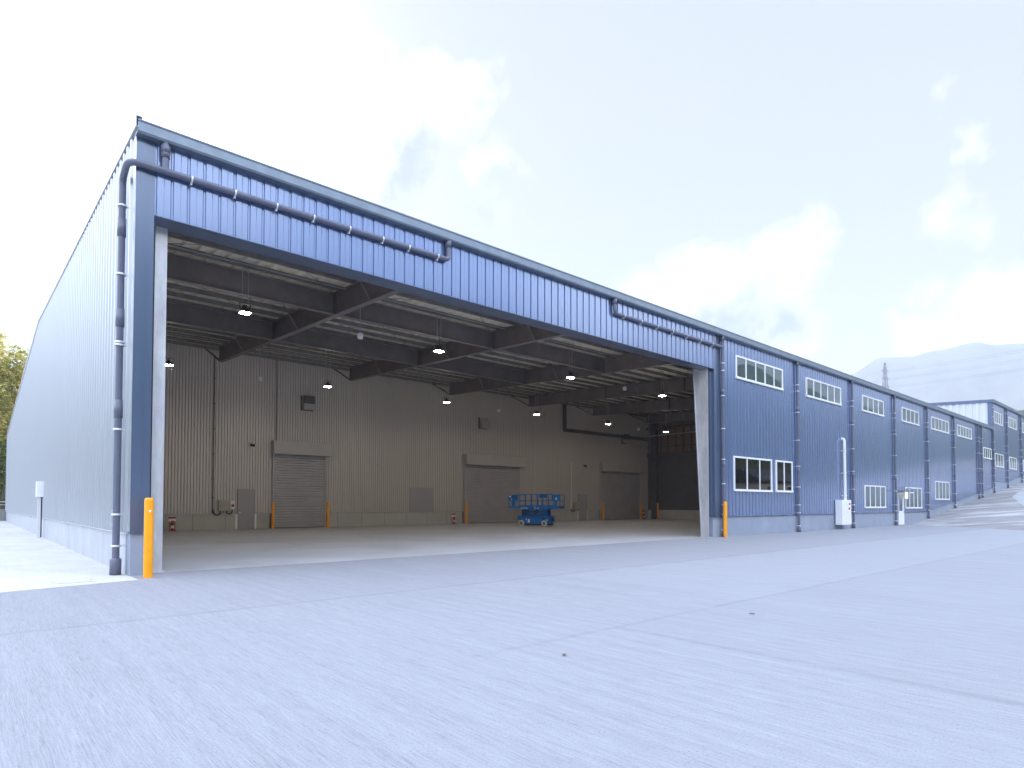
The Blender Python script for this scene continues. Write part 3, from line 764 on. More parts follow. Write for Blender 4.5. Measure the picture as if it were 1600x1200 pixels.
m.build('barge_board', M['blue_trim'], wg)
m = MB()
for ya,yb in ((-.2,24),(24,55.5)): m.quad((WX-.05,ya,wtop(ya)+.06),(118,ya,wtop(ya)+.06),(118,yb,wtop(yb)+.06),(WX-.05,yb,wtop(yb)+.06))
m.build('roof', M['roof'], wg)
m = MB(); dz = WE-9.62; m.prism([(a,b+dz) for a,b in gp], WX-.06, 118, 'x'); m.build('gutter', M['gutter'], wg)
m = MB(); m.box(117.8,118,0,55,0,WE); m.box(WX,118,55,55.2,0,9.5); m.build('rear_wall', M['blue'], wg)
for w in WWIN: window(wg, *w)
for x in (78.95+.45,86.2,94.2,102.2): downpipe(wg, x, ramp_z(x), WE-.1, br=[11.9,10.9,9.5,8.2,7.4,6.5,5.4,4.6,3.9,3.3])

# ---------------------------------------------------------------- outdoor and indoor fixtures
# bollards
def bollard_mesh(name, label, loc, r=.088, h=1.66):
    b = MB(); b.lathe([(r,0),(r,h-.06),(r*.93,h-.025),(r*.75,h-.006),(0.001,h)], n=20)
    o = b.build(name, M['orange'], loc=loc); return tag(o, label, 'bollard', 'orange guard bollards')
B0 = bollard_mesh('bollard', 'orange bollard at the left front corner of the building, nearest and tallest looking', (.20,-.66,0))
s = MB(); s.box(-.02,.02,-.0905,-.0875,1.36,1.40); s.build('sticker', M['sticker'], B0)
for loc,lab in (((23.86,-.32,0),'orange bollard at the right jamb of the opening beside the first downpipe'),
                ((11.5,22.95,0),'orange bollard at the left edge of the nearest roller shutter'),
                ((15.08,22.95,0),'orange bollard at the right edge of the nearest roller shutter'),
                ((26.45,22.95,0),'orange bollard at the left edge of the middle roller shutter'),
                ((32.35,22.95,0),'orange bollard half hidden behind the blue scissor lift'),
                ((42.75,22.95,0),'orange bollard at the left edge of the farthest roller shutter'),
                ((48.6,22.95,0),'orange bollard at the right edge of the farthest roller shutter'),
                ((50.6,22.3,0),'orange bollard by the dark end wall, standing past the hall column')):
    c = B0.copy(); COL.objects.link(c); c.location = loc; c['label'] = lab

# hanging lamps
lamp_spots = [(4.3,6.25,'nearest'),(12.25,6.25,''),(20.4,6.25,''),(28.4,6.25,''),(4.3,16.8,''),(12.15,16.8,''),(20.15,16.8,''),(28.1,16.8,''),(36.1,16.8,''),(44.1,16.8,'')]
lamp_lab = ['lit high bay lamp hanging nearest the camera above the left part of the opening','lit high bay lamp of the front row, second from the left',
 'lit high bay lamp of the front row, third from the left','lit high bay lamp of the front row, nearest the right jamb',
 'lit high bay lamp of the back row, beside the left jamb column','lit high bay lamp of the back row, right above the nearest roller shutter',
 'lit high bay lamp of the back row, between the two nearest hood vents','lit high bay lamp of the back row, above the blue scissor lift',
 'lit high bay lamp of the back row, above the farthest roller shutter','lit high bay lamp of the back row, farthest away before the end wall']
L0 = thing('hanging_lamp', lamp_lab[0], 'lamp', (4.3,6.25,8.0), 0, 'high bay lamps hung in two rows')
b = MB(); b.box(-.15,.15,-.13,.13,.02,.06)
for k in range(7): b.box(-.12+k*.038,-.108+k*.038,-.11,.11,.06,.17)
b.lathe([(.07,.17),(.07,.27),(.001,.28)], n=12); b.build('housing', M['housing'], L0)
b = MB(); b.box(-.15,.15,-.125,.125,-.005,.018); b.build('light_panel', M['glow'], L0)
b = MB(); b.bar((-.17,0,.03),(-.17,0,.35),.02); b.bar((.17,0,.03),(.17,0,.35),.02); b.bar((-.17,0,.34),(.17,0,.34),.02); b.build('yoke', M['housing'], L0)
b = MB(); b.tube([(-.1,0,.34),(-.1,0,1.5)],.009,6); b.tube([(.1,0,.34),(.1,0,1.5)],.009,6); b.box(-.13,-.07,-.02,.02,1.42,1.5); b.box(.07,.13,-.02,.02,1.42,1.5); b.build('drop_rod', M['rail'], L0)
for (x,y,_),lab in zip(lamp_spots[1:],lamp_lab[1:]): dup(L0, (x,y,8.0), lab)
rod2 = None
# back row hangs from a higher deck: longer rods
for o in [o for o in bpy.data.objects if o.name.startswith('hanging_lamp') and o.location.y > 10]:
    for ch in o.children:
        if ch.name.startswith('drop_rod'): ch.scale = (1,1,1.5); ch.location = (0,0,-.17)
# detectors
S0 = thing('smoke_detector', 'white hanging detector under the roof near the front, left of centre', 'detector', (8.45,6.0,8.0), 0, 'white detectors hung from the roof')
b = MB(); b.lathe([(.001,-.17),(.10,-.17),(.11,-.14),(.11,.0),(.10,.02),(.001,.02)], n=16); b.build('body', M['sensor'], S0)
b = MB(); b.tube([(0,0,.02),(0,0,1.75)],.010,6); b.lathe([(.04,.02),(.04,.06),(.001,.07)], n=10); b.build('stem', M['rail'], S0)
for loc,lab in (((24.5,6.0,8.0),'white hanging detector in front of the right end girders near the jamb'),
                ((8.47,16.8,8.0),'white hanging detector in front of the left part of the ribbed wall'),
                ((24.5,16.8,8.0),'white hanging detector right of the middle hood vent'),
                ((40.16,16.8,8.0),'white hanging detector in the dark far right of the hall')): dup(S0, loc, lab)
# wall hood vents
V0 = thing('hood_vent', 'dark wall hood vent above the nearest roller shutter', 'vent', (14.0,YW-.04,7.7), 0, 'hood vents high on the ribbed wall')
b = MB(); b.prism([(0,0),(-.42,0),(-.42,.34),(-.40,.52),(-.30,.72),(-.14,.84),(0,.86)], -.35,.35,'x'); b.build('hood', M['shutterbox'], V0)
b = MB(); b.box(-.42,-.36,-.05,0,-.06,.92); b.box(-.36,.42,-.03,0,-.05,.0); b.box(.36,.42,-.03,0,0,.92); b.build('flange', M['dark_liner'], V0)
b = MB(); b.box(-.36,.36,-.435,-.28,.38,.90); b.build('cowl', M['dark_liner'], V0)
v1 = dup(V0, (28.8,YW-.04,7.7), 'grey wall hood vent above the middle roller shutter'); dup(V0, (47.2,YW-.04,7.7), 'barely lit wall hood vent above the farthest roller shutter')
for o in v1.children:
    if o.name.startswith('cowl'): bpy.data.objects.remove(o)
# control boxes by the doors
K0 = thing('control_box', 'beige electrical box on the ribbed wall left of the nearest grey door', 'electrical box', (8.88,YW-.06,1.12), 0)
b = MB(); b.bevbox(-.30,.30,-.2,0,0,.64,.01); b.build('cabinet', M['boxgrey'], K0)
b = MB(); b.box(-.2,-.17,-.215,-.2,.28,.36); b.build('latch', M['dark_liner'], K0)
b = MB(); b.tube([(-.2,-.1,0),(-.2,-.1,-.15),(-.3,-.1,-.24),(-.45,-.1,-.24),(-.57,-.1,-.12),(-.6,-.06,.1)],.035,8); b.build('cable', M['black'], K0)
b = MB(); b.tube([(.14,-.1,0),(.2,-.1,-.14),(.32,-.1,-.2),(.44,-.1,-.14),(.5,-.08,.02)],.035,8); b.build('cable', M['black'], K0)
o = thing('alarm_box', 'pale alarm box with a round red button beside the beige electrical box', 'alarm box', (9.38,YW-.06,1.22))
b = MB(); b.bevbox(-.13,.13,-.12,0,0,.52,.01); b.build('cabinet', M['sensor'], o)
b = MB(); b.tube([(0,-.12,.22),(0,-.16,.22)],.085,16); b.build('button', M['red'], o)
o = thing('control_box', 'small beige electrical box on the ribbed wall left of the far grey door', 'electrical box', (39.85,YW-.06,1.1))
b = MB(); b.bevbox(-.32,.32,-.2,0,0,.6,.01); b.build('cabinet', M['boxgrey'], o)
b = MB(); b.tube([(-.2,-.1,0),(-.25,-.1,-.2),(-.5,-.1,-.25),(-.6,-.1,0)],.04,8); b.build('cable', M['black'], o)
# cameras
C0 = thing('security_camera', 'small black security camera on the ribbed wall above the nearest grey door', 'camera', (10.4,YW-.06,5.2), 0, 'wall mounted security cameras')
b = MB(); b.box(-.09,.09,-.03,0,-.05,.12); b.bar((0,-.02,.05),(.06,-.2,-.02),.04); b.build('bracket', M['boxgrey'], C0)
b = MB(); b.tube([(.0,-.1,-.02),(.2,-.34,-.08)],.075,12); b.build('body', M['black'], C0)
b = MB(); b.tube([(.2,-.34,-.08),(.215,-.358,-.085)],.055,12); b.build('lens', M['sensor'], C0)
dup(C0, (40.95,YW-.06,5.2), 'small security camera on the ribbed wall above the far grey door')
# fire extinguishers on stands
E0 = thing('fire_extinguisher', 'red fire extinguisher with sign stand at the foot of the wall beside the left jamb', 'extinguisher', (6.05,23.4,0), 0, 'red fire extinguishers')
b = MB(); b.lathe([(.001,.06),(.085,.06),(.085,.42),(.06,.50),(.025,.53),(.025,.56),(.001,.56)], n=14); b.build('cylinder', M['red'], E0)
b = MB(); b.lathe([(.0865,.16),(.0865,.32)], n=14); b.build('label_band', M['sticker'], E0)
b = MB(); b.tube([(.0,0,.56),(-.07,-.04,.55),(-.11,-.04,.40),(-.10,-.03,.22)],.014,8); b.box(-.02,.07,-.015,.015,.55,.59); b.build('hose', M['black'], E0)
b = MB(); b.box(-.17,.17,-.13,.13,0,.05); b.box(-.16,-.13,.08,.11,.05,.80); b.box(.13,.16,.08,.11,.05,.80); b.build('stand', M['red'], E0)
b = MB(); b.box(-.19,.19,.065,.08,.56,.70); b.build('sign_plate', M['sticker'], E0)
b = MB(); b.box(-.19,.19,.064,.081,.70,.79); b.build('sign_header', M['red'], E0)
dup(E0, (25.6,23.4,0), 'red fire extinguisher with sign stand left of the middle roller shutter')
dup(E0, (49.7,23.4,0), 'red fire extinguisher in the shade right of the farthest roller shutter')

# hydrant cabinet outside with white conduit
H0 = thing('hydrant_cabinet', 'white wall cabinet with a red lamp and red label between downpipes', 'cabinet', (37.95,-.09,.28))
b = MB(); b.bevbox(-.70,.74,-.40,0,0,1.52,.012); b.box(-.02,0.0,-.403,-.39,.02,1.5); b.build('cabinet', M['white'], H0)
b = MB(); b.tube([(.42,-.40,1.28),(.42,-.45,1.28)],.055,14); b.build('lamp', M['red'], H0)
b = MB(); b.box(.30,.54,-.4045,-.4,.92,1.06); b.build('red_label', M['red'], H0)
b = MB(); b.box(.05,.08,-.43,-.40,.72,.82); b.build('handle', M['strap'], H0)
T0 = thing('conduit_trunking', 'tall white bent conduit rising from the white wall cabinet', 'conduit', (38.45,-.22,1.86))
b = MB(); b.tube([(0,0,-.7),(0,0,3.55)]+arc((0,0,3.6),(0,0,3.78),(0,.16,3.78)),.085,12); b.build('pipe', M['white'], T0)
for z in (.2,1.6,3.0):
    b = MB(); b.box(-.13,-.08,-.0,.18,z,z+.05); b.box(-.1,.1,-.09,.0,z+.005,z+.045); b.build('clip', M['strap'], T0)
# porch lamp
o = thing('porch_lamp', 'white box lamp glowing under the small canopy beside the entrance door', 'lamp', (50.4,-.06,1.98))
b = MB(); b.box(-.14,.14,-.05,0,-.02,.5); b.build('back_plate', M['alu'], o)
b = MB(); b.bevbox(-.09,.09,-.2,-.05,0,.48,.02); b.build('diffuser', M['porch_glow'], o)
# meter box standing by the side wall
o = thing('meter_box', 'white meter box on a slim post against the silver side wall', 'meter box', (-.16,19.75,0))
b = MB(); b.bevbox(-.16,.10,-.25,.25,1.84,2.54,.015); b.build('cabinet', M['white'], o)
b = MB(); b.box(-.10,.02,-.06,.06,0,1.84); b.build('post', M['strap'], o)
b = MB(); b.tube([(.05,.1,1.84),(.05,.1,.02)],.03,8); b.build('cable_pipe', M['housing'], o)
o = thing('outlet_box', 'small grey metal box low on the side wall beside the corner downpipe', 'box', (-.06,1.05,1.05))
b = MB(); b.bevbox(-.13,.0,-.09,.09,0,.34,.008); b.build('cabinet', M['strap'], o)
b = MB(); b.box(-.142,-.13,-.07,.07,.02,.32); b.build('cover', M['plinth'], o)

for (x,y,a,lab) in ((1.9,-10.95,.4,'small dark dry leaf lying alone on the yard concrete near the middle'),(5.55,-11.05,2.1,'small dark dry leaf lying on the yard concrete right of the middle')):
    b = MB(); pts = []
    for k in range(7):
        u = k/6; w_ = .030*math.sin(math.pi*u)+.002; pts.append((u*.11-.055,w_,.012+.012*math.sin(3*u)))
    n_ = len(pts); b.add([(p[0],p[1],p[2]+.008) for p in pts]+[(p[0],0,p[2]-.004) for p in pts]+[(p[0],-p[1],p[2]+.01) for p in pts],[(k,k+1,n_+k+1,n_+k) for k in range(n_-1)]+[(n_+k,n_+k+1,2*n_+k+1,2*n_+k) for k in range(n_-1)])
    o = b.build('dry_leaf', M['bark'], loc=(x,y,.0)); o.scale = (.65,.65,.65); o.rotation_euler = (0,0,a); tag(o, lab, 'leaf')
# ---------------------------------------------------------------- scissor lift
TH = R(-68)
lf = thing('scissor_lift', 'blue scissor lift parked on the hall floor in front of the middle shutter', 'scissor lift', (27.35,16.05,0), TH)
b = MB(); b.bevbox(-1.12,1.08,-.50,.50,.16,.66,.03); b.box(-1.22,-1.0,-.50,.50,.42,.72); b.box(1.02,1.2,-.46,.46,.30,.62)
b.box(-1.18,1.14,-.53,-.49,.66,.72); b.box(-1.18,1.14,.49,.53,.66,.72); b.build('chassis', M['lift'], lf)
b = MB(); b.box(-1.10,1.10,-.44,.44,.08,.17); b.box(.66,.78,-.512,-.49,.50,.60); b.box(1.10,1.205,-.2,.2,.36,.52); b.box(-.22,-.215,-.504,-.49,.2,.64); b.build('underside', M['black'], lf)
W0 = None
for (x,y) in ((-.92,-.50),(.82,-.50),(-.92,.50),(.82,.50)):
    w = MB(); n = 24; rr = .21; wd = .06
    prof = [(.10,-wd),(rr-.02,-wd),(rr,-wd+.02),(rr,wd-.02),(rr-.02,wd),(.10,wd)]
    vs = []; fs = []
    for (q,yy) in prof:
        for j in range(n): t = 2*math.pi*j/n; vs.append((q*math.cos(t), yy, q*math.sin(t)))
    for i in range(len(prof)-1):
        for j in range(n): fs.append((i*n+j,i*n+(j+1)%n,(i+1)*n+(j+1)%n,(i+1)*n+j))
    w.add(vs, fs, True); wo = w.build('wheel', M['tyre'], lf, loc=(x,y,rr))
    w = MB(); w.tube([(0,-wd+.03,0),(0,wd-.03,0)],.105,16); w.tube([(0,-wd-.01,0),(0,wd+.01,0)],.045,10); w.build('rim', M['hub'], wo)
# folded scissor stack: crossed flat arms in pairs
b = MB()
for k in range(4):
    z = .78+k*.125
    for y in (-.34,-.27,.27,.34):
        s_ = 1 if abs(y) > .3 else -1
        b.bar((-.98,y,z-.02*s_),(.95,y,z+.02*s_),.035,.085)
for k in range(5):
    z = .75+k*.11
    b.bar((-.95,-.36,z),(-.95,.36,z),.05); b.bar((.92,-.36,z),(.92,.36,z),.05); b.bar((0,-.36,z),(0,.36,z),.045)
b.build('scissor_arms', M['lift_dark'], lf)
b = MB()
for x in (.62,.96): b.box(x,x+.05,-.47,-.42,.66,1.18)
for k in range(4): b.box(.62,1.01,-.485,-.43,.70+k*.13,.75+k*.13)
b.build('ladder', M['lift'], lf)
b = MB(); b.box(-1.12,1.15,-.46,.46,1.26,1.31); b.box(-1.12,1.15,-.48,-.45,1.16,1.46); b.box(-1.12,1.15,.45,.48,1.16,1.46); b.box(1.13,1.16,-.46,.46,1.2,1.44); b.build('platform', M['lift'], lf)
def rails(x0, x1, zs, posts, name):
    b = MB()
    for y in (-.44,.44):
        for z in zs: b.bar((x0,y,z),(x1,y,z),.04)
        for x in posts: b.bar((x,y,1.32),(x,y,zs[-1]),.04)
    return b
b = rails(-1.08,1.12,(1.78,2.22),(-1.08,-.62,-.15,.30,.62,1.12),'guardrail')
b.box(.04,.62,.43,.45,1.98,2.22); b.bar((1.12,-.44,2.22),(1.12,.44,2.22),.04); b.bar((1.12,-.44,1.78),(1.12,.44,1.78),.04)
b.build('guardrail', M['lift'], lf)
for sgn,x0,x1 in ((-1,-1.98,-1.10),(1,1.16,1.96)):
    b = MB(); a,c = min(x0,x1),max(x0,x1)
    b.box(a,c,-.40,.40,1.24,1.30); b.box(a,c,-.42,-.40,1.22,1.40); b.box(a,c,.40,.42,1.22,1.40); b.box(a if sgn < 0 else c-.02, a+.02 if sgn < 0 else c,-.42,.42,1.22,1.42)
    ex = a+.02 if sgn < 0 else c-.02
    for y in (-.40,.40):
        b.bar((a,y,2.18),(c,y,2.18),.04); b.bar((a,y,1.76),(c,y,1.76),.04); b.bar((ex,y,1.3),(ex,y,2.18),.04)
    b.bar((ex,-.4,2.18),(ex,.4,2.18),.04); b.bar((ex,-.4,1.76),(ex,.4,1.76),.04)
    b.build('extension_deck', M['lift'], lf)
    b = MB(); bx = ex-.02*sgn
    if sgn < 0: b.box(a+.02,a+.74,-.425,-.40,1.80,2.2); b.box(a+.25,a+.5,-.43,-.40,1.36,1.8)
    else: b.box(c-.62,c+.02,-.425,-.40,1.76,2.2); b.box(c-.44,c-.2,-.43,-.40,1.36,1.76)
    b.build('panel_board', M['lift'], lf)
b = MB(); b.bevbox(-1.72,-1.42,-.55,-.43,1.92,2.12,.02); b.build('control_station', M['lift_dark'], lf)
b = MB()
for (x0,x1,z0,z1,y) in ((-.42,-.28,.26,.50,-.506),(-.56,-.51,.42,.54,-.506),(.98,1.06,.40,.48,-.506),(-1.92,-1.74,2.02,2.14,-.43),(-1.78,-1.70,1.84,1.96,-.43),(1.62,1.74,1.84,1.98,-.43)):
    b.box(x0,x1,y-.004,y,z0,z1)
b.build('sticker', M['sticker'], lf)
def text(txt, size, par, loc, mat, name='lettering'):
    cu = bpy.data.curves.new(name,'FONT'); cu.body = txt; cu.size = size; cu.extrude = .002
    to = bpy.data.objects.new(name, cu); COL.objects.link(to)
    dg = bpy.context.evaluated_depsgraph_get(); me = bpy.data.meshes.new_from_object(to.evaluated_get(dg))
    bpy.data.objects.remove(to); me.materials.clear(); me.materials.append(mat)
    o = bpy.data.objects.new(name, me); COL.objects.link(o); o.parent = par; o.location = loc; o.rotation_euler = (R(90),0,0); return o
text('LINDIPL', .17, lf, (-1.02,-.484,1.19), M['sticker']); text('26-4E', .17, lf, (.02,-.484,1.19), M['sticker']); text('SL', .13, lf, (.05,-.484,1.33), M['sticker'])

# ---------------------------------------------------------------- left background: bank wall, rail, bamboo grove
o = thing('retaining_wall', 'low grey block retaining wall at the far end of the apron', 'wall', (0,58.2,0))
b = MB(); b.box(-40,.6,0,.35,-.1,.98); b.box(-40,.6,-.03,.38,.98,1.06); b.build('blockwork', M['block'], o)
b = MB(); b.bar((-40,.15,1.72),(.6,.15,1.72),.08); b.bar((-40,.15,1.45),(.6,.15,1.45),.05)
for k in range(21): b.bar((-39.8+2*k,.15,1.06),(-39.8+2*k,.15,1.72),.06)
b.build('handrail', M['strap'], o)
g = MB()
grid(g, [-70+i*4 for i in range(24)], [58.6+i*3 for i in range(16)], lambda x,y: .9+max(0,(y-59))*.30+.5*mnoise.noise(Vector((x*.1,y*.1,0))))
tag(g.build('hillside', M['soil']), kind='structure')
def bank_z(x,y): return .9+max(0,(y-59))*.30
def bamboo(x, y, h, mats, label, n=2400, spread=2.3, dens=1.0, lean=0.0):
    z0 = bank_z(x,y)-.2
    t = thing('bamboo', label, 'bamboo', (x,y,z0), 0, 'bamboo and trees behind the silver side wall')
    rnd = random.Random(int(x*31+y*17)); cu = MB(); tops = []
    for k in range(9):
        a = rnd.uniform(0,6.28); d = rnd.uniform(.1,spread*.5); bx,by = d*math.cos(a),d*math.sin(a)
        hh = h*rnd.uniform(.72,1.0); lx,ly = bx*1.3+rnd.uniform(-.7,.7)+lean,by*1.3+rnd.uniform(-.7,.7)
        pts = [(bx+(lx)*(q**2)*.6,by+ly*(q**2)*.6,hh*(q-.08*q**3)) for q in [i/7 for i in range(8)]]
        cu.tube(pts,[.055*(1-.8*i/7) for i in range(8)],6,False); tops.append(pts)
    cu.build('trunk', M['culm'], t)
    cr = MB(); cr.v = []; 
    for _ in range(n):
        pts = rnd.choice(tops); q = .25+.75*rnd.random()**.75
        i = min(6,int(q*7)); fr = q*7-i; p = Vector(pts[i]).lerp(Vector(pts[i+1]),fr)
        rad = (.25+1.0*math.sin(math.pi*min(1,q*.86+.06)))*rnd.random()**.6*spread*.55
        a = rnd.uniform(0,6.28); c = p+Vector((rad*math.cos(a),rad*math.sin(a),rnd.uniform(-.5,.3)))
        cr.cur = rnd.choices(range(len(mats)), weights=[3,2][:len(mats)])[0]
        for _k in range(3):
            ca = rnd.uniform(0,6.28); dv = Vector((math.cos(ca),math.sin(ca),rnd.uniform(-1.0,.25))).normalized(); L = rnd.uniform(.28,.62); wv = dv.cross(Vector((rnd.uniform(-1,1),rnd.uniform(-1,1),1))).normalized()*L*.16
            e = c+dv*L
            cr.add([c,c+dv*L*.45+wv,e,c+dv*L*.45-wv],[(0,1,2,3)])
    cr.build('crown', [M[k] for k in mats], t, fix=False)
G = bamboo
G(-1.0,62.5,18.2,('leaf_y','leaf_g'),'tall golden green bamboo clump just behind the far roof corner')
G(-3.2,61.5,15.3,('leaf_g','leaf_y'),'shorter green bamboo clump in front of the golden one')
G(-4.6,64.5,19.3,('leaf_y','leaf_g'),'tallest golden bamboo clump at the left edge of the view')
G(-2.4,66.5,18.9,('leaf_y','leaf_g'),'feathery pale bamboo clump rising behind the others',2400)
G(.8,65.0,16.7,('leaf_g','leaf_y'),'green bamboo clump mostly hidden by the silver wall')
G(-6.8,62.0,16.7,('leaf_g','leaf_y'),'green bamboo clump cut by the left edge of the view')
G(-1.6,60.2,7.5,('leaf_d','leaf_g'),'dark low bush clump against the foot of the far wall',1300,2.6)
G(-4.0,60.0,6.9,('leaf_d','leaf_g'),'dark leafy clump above the block retaining wall',1300,2.6)
G(-7.5,60.4,8.0,('leaf_d','leaf_g'),'dark leafy clump at the far left over the retaining wall',1000,2.6)
G(-9.5,65,18.9,('leaf_y','leaf_g'),'golden bamboo clump left of the framed grove',1000)

# ---------------------------------------------------------------- far hills
def polar_hill(name, az0, az1, r0, r1, crest, mat, na=140, nr=36, rough=.05, seed=0):
    g = MB(); vs = []; fs = []
    for j in range(nr+1):
        q = j/nr; r = r0+(r1-r0)*q
        for i in range(na+1):
            az = az0+(az1-az0)*i/na; x,y = r*math.sin(R(az))-2.6,r*math.cos(R(az))-15.3
            s = math.sin(math.pi*min(1,q/.66)/2)**1.25 if q < .66 else math.cos((q-.66)/.34*math.pi/2)**.8
            H = crest(az)*(r0+(r1-r0)*.66)
            rg = mnoise.fractal(Vector((x*.004,y*.004,seed)),1.0,2.1,5)
            ridge = 1-abs(mnoise.noise(Vector((az*.55,r*.0014,seed+3))))*1.6
            z = H*s*(1-.12*(1-ridge)*(4*s*(1-s)))+H*rough*rg*(s*(1-s)*3+.12)
            vs.append((x,y,z-.5))
    for j in range(nr):
        for i in range(na): fs.append((j*(na+1)+i,j*(na+1)+i+1,(j+1)*(na+1)+i+1,(j+1)*(na+1)+i))
    g.add(vs,fs,True); return tag(g.build(name, mat, fix=False), kind='structure')
def interp(tab, x):
    if x <= tab[0][0]: return tab[0][1]
    for (a,b),(c,d) in zip(tab,tab[1:]):
        if a <= x <= c:
            t = (x-a)/(c-a); t = t*t*(3-2*t); return b+(d-b)*t
    return tab[-1][1]
tanel = [(40,5.5),(55,7.5),(64,9.2),(70.0,10.25),(72.6,11.25),(74.2,11.15),(76,11.45),(77.9,11.65),(80,11.35),(83,11.0),(90,10.2),(100,8.5),(112,7.0)]
polar_hill('mountains', 40, 112, 900, 2600, lambda a: math.tan(R(interp(tanel,a)))*.985, M['mountain'], 150, 40, .018, 1)
tan2 = [(79.2,3.0),(80.2,6.3),(81,6.9),(83,7.4),(88,7.5),(95,6.0)]
polar_hill('wooded_hill', 78.5, 97, 330, 520, lambda a: math.tan(R(interp(tan2,a))), M['hill'], 90, 16, .10, 5)

# pylon on the foothill with its wires
def pylon(px, py, zb, H, label):
    t = thing('transmission_pylon', label, 'pylon', (px,py,zb), R(-20))
    m = MB(); lv = [0,.16,.30,.43,.54,.64,.73,.81,.88,.94,1.0]
    wd = lambda q: 3.4*(1-q)**1.2+.6 if q < .985 else .3
    for a,b in zip(lv,lv[1:]):
        za,zb_ = a*H,b*H; wa,wb = wd(a),wd(b)
        ca = [(-wa,-wa),(wa,-wa),(wa,wa),(-wa,wa)]; cb = [(-wb,-wb),(wb,-wb),(wb,wb),(-wb,wb)]
        for k in range(4):
            p,q = ca[k],cb[k]; p2,q2 = ca[(k+1)%4],cb[(k+1)%4]
            m.bar((*p,za),(*q,zb_),.24); m.bar((*p,za),(*q2,zb_),.12); m.bar((*p2,za),(*q,zb_),.12); m.bar((*q,zb_),(*q2,zb_),.12)
    m.build('tower', M['pylon'], t)
    for q in (.66,.77,.88):
        a = MB()
        for s_ in (-1,1):
            a.bar((0,-.4,q*H),(s_*4.2,0,q*H+.3),.22); a.bar((0,.4,q*H),(s_*4.2,0,q*H+.3),.22); a.bar((0,0,q*H+1.7),(s_*4.2,0,q*H+.4),.16)
            a.bar((s_*4.1,0,q*H+.3),(s_*4.1,0,q*H-1.2),.16)
        a.build('crossarm', M['pylon'], t)
    w = MB()
    for q in (.66,.77,.88):
        for s_ in (-1,1):
            for d in (-1,1):
                pts = []
                for k in range(13):
                    u = k/12; pts.append((s_*4.1, d*u*330, q*H-1.2-26*(u-u*u)+ (u*8 if d > 0 else 0)))
                w.tube(pts,.06,4,False)
    w.build('wires', M['wire'], t)
D = 640; pa = R(72.8)
pylon(D*math.sin(pa)-2.6, D*math.cos(pa)-15.3, 66, 62, 'lattice steel power pylon standing beyond the long navy roof')

# ---------------------------------------------------------------- surroundings behind the camera (seen in the window reflections)
g = MB()
grid(g, [-120+i*26 for i in range(42)], [-190+i*8 for i in range(17)], lambda x,y: -.3+max(0,(-52-y))*.60*(1+.25*mnoise.noise(Vector((x*.02,y*.02,7))))+(1.5*mnoise.noise(Vector((x*.15,y*.15,2))) if y < -62 else 0))
tag(g.build('hill_slope', M['hill']), kind='structure')
hs = [(72,-42,11,8,'two storey plaster house with a dark tiled roof across the yard'),(90,-48,10,8,'second plaster house across the yard, set further right'),(108,-40,12,8,'wide plaster house across the yard past the ramp'),(126,-46,10,9,'farthest plaster house across the yard')]
for x,y,w,d_,lab in hs:
    t = thing('house', lab, 'house', (x,y,0), R(8), 'houses across the yard')
    b = MB(); b.box(-w/2,w/2,-d_/2,d_/2,-.2,5.6); b.build('wall', M['house_wall'], t)
    b = MB(); b.prism([(-d_/2-.7,5.45),(d_/2+.7,5.45),(d_/2+.7,5.65),(0,8.1),(-d_/2-.7,5.65)],-w/2-.6,w/2+.6,'x'); b.build('roof', M['house_roof'], t)
    for k,(zx,zz) in enumerate(((-w*.28,1.0),(w*.22,1.0),(-w*.28,3.6),(w*.22,3.6))):
        b = MB(); b.box(zx-.9,zx+.9,d_/2,d_/2+.06,zz,zz+1.2); f = b.build('window', M['alu'], t)
        b = MB(); b.box(zx-.8,zx+.8,d_/2+.055,d_/2+.07,zz+.1,zz+1.1); b.build('pane', M['dark_liner'], f)
fence = thing('mesh_fence', 'steel rail fence along the far side of the yard', 'fence', (60,-26,0))
b = MB(); b.bar((-20,0,1.1),(90,0,1.1),.07); b.bar((-20,0,.6),(90,0,.6),.05)
for k in range(56): b.bar((-20+2*k,0,-.1),(-20+2*k,0,1.15),.06)
b.build('rail', M['strap'], fence)

# ---------------------------------------------------------------- haze
HAZE = True
if HAZE:
    b = MB(); b.box(-1500,2900,-1500,2900,-1.2,440)
    t = NT('haze_air'); t.t.nodes.remove(t.p)
    pv = t.n('ShaderNodeVolumePrincipled'); pv.inputs['Color'].default_value = (.82,.89,1,1); pv.inputs['Density'].default_value = .00030; pv.inputs['Anisotropy'].default_value = .05
    t.l(pv.outputs[0], t.out.inputs['Volume'])
    tag(b.build('haze', t.m), kind='stuff')

# ---------------------------------------------------------------- sky, sun
SUN_AZ, SUN_EL = 10.0, 25.0
w = bpy.data.worlds.new('World'); sc.world = w; w.use_nodes = True
nt = w.node_tree; nt.nodes.clear()
def N(t, **k):
    nd = nt.nodes.new(t)
    for a,b in k.items(): setattr(nd,a,b)
    return nd
def Lk(a,b): nt.links.new(a,b)
out = N('ShaderNodeOutputWorld'); bg = N('ShaderNodeBackground'); Lk(bg.outputs[0], out.inputs[0])
sky = N('ShaderNodeTexSky', sky_type='NISHITA'); sky.sun_disc = False; sky.sun_elevation = R(SUN_EL); sky.sun_rotation = R(SUN_AZ); sky.air_density = 1.2; sky.dust_density = 1.0; sky.ozone_density = 2
tc = N('ShaderNodeTexCoord'); Gd = tc.outputs['Generated']
def Ma(op,a,b=None,clamp=False):
    m_ = N('ShaderNodeMath', operation=op); m_.use_clamp = clamp
    for i,x in enumerate((a,b)):
        if x is None: continue
        if isinstance(x,(int,float)): m_.inputs[i].default_value = x
        else: Lk(x,m_.inputs[i])
    return m_.outputs[0]
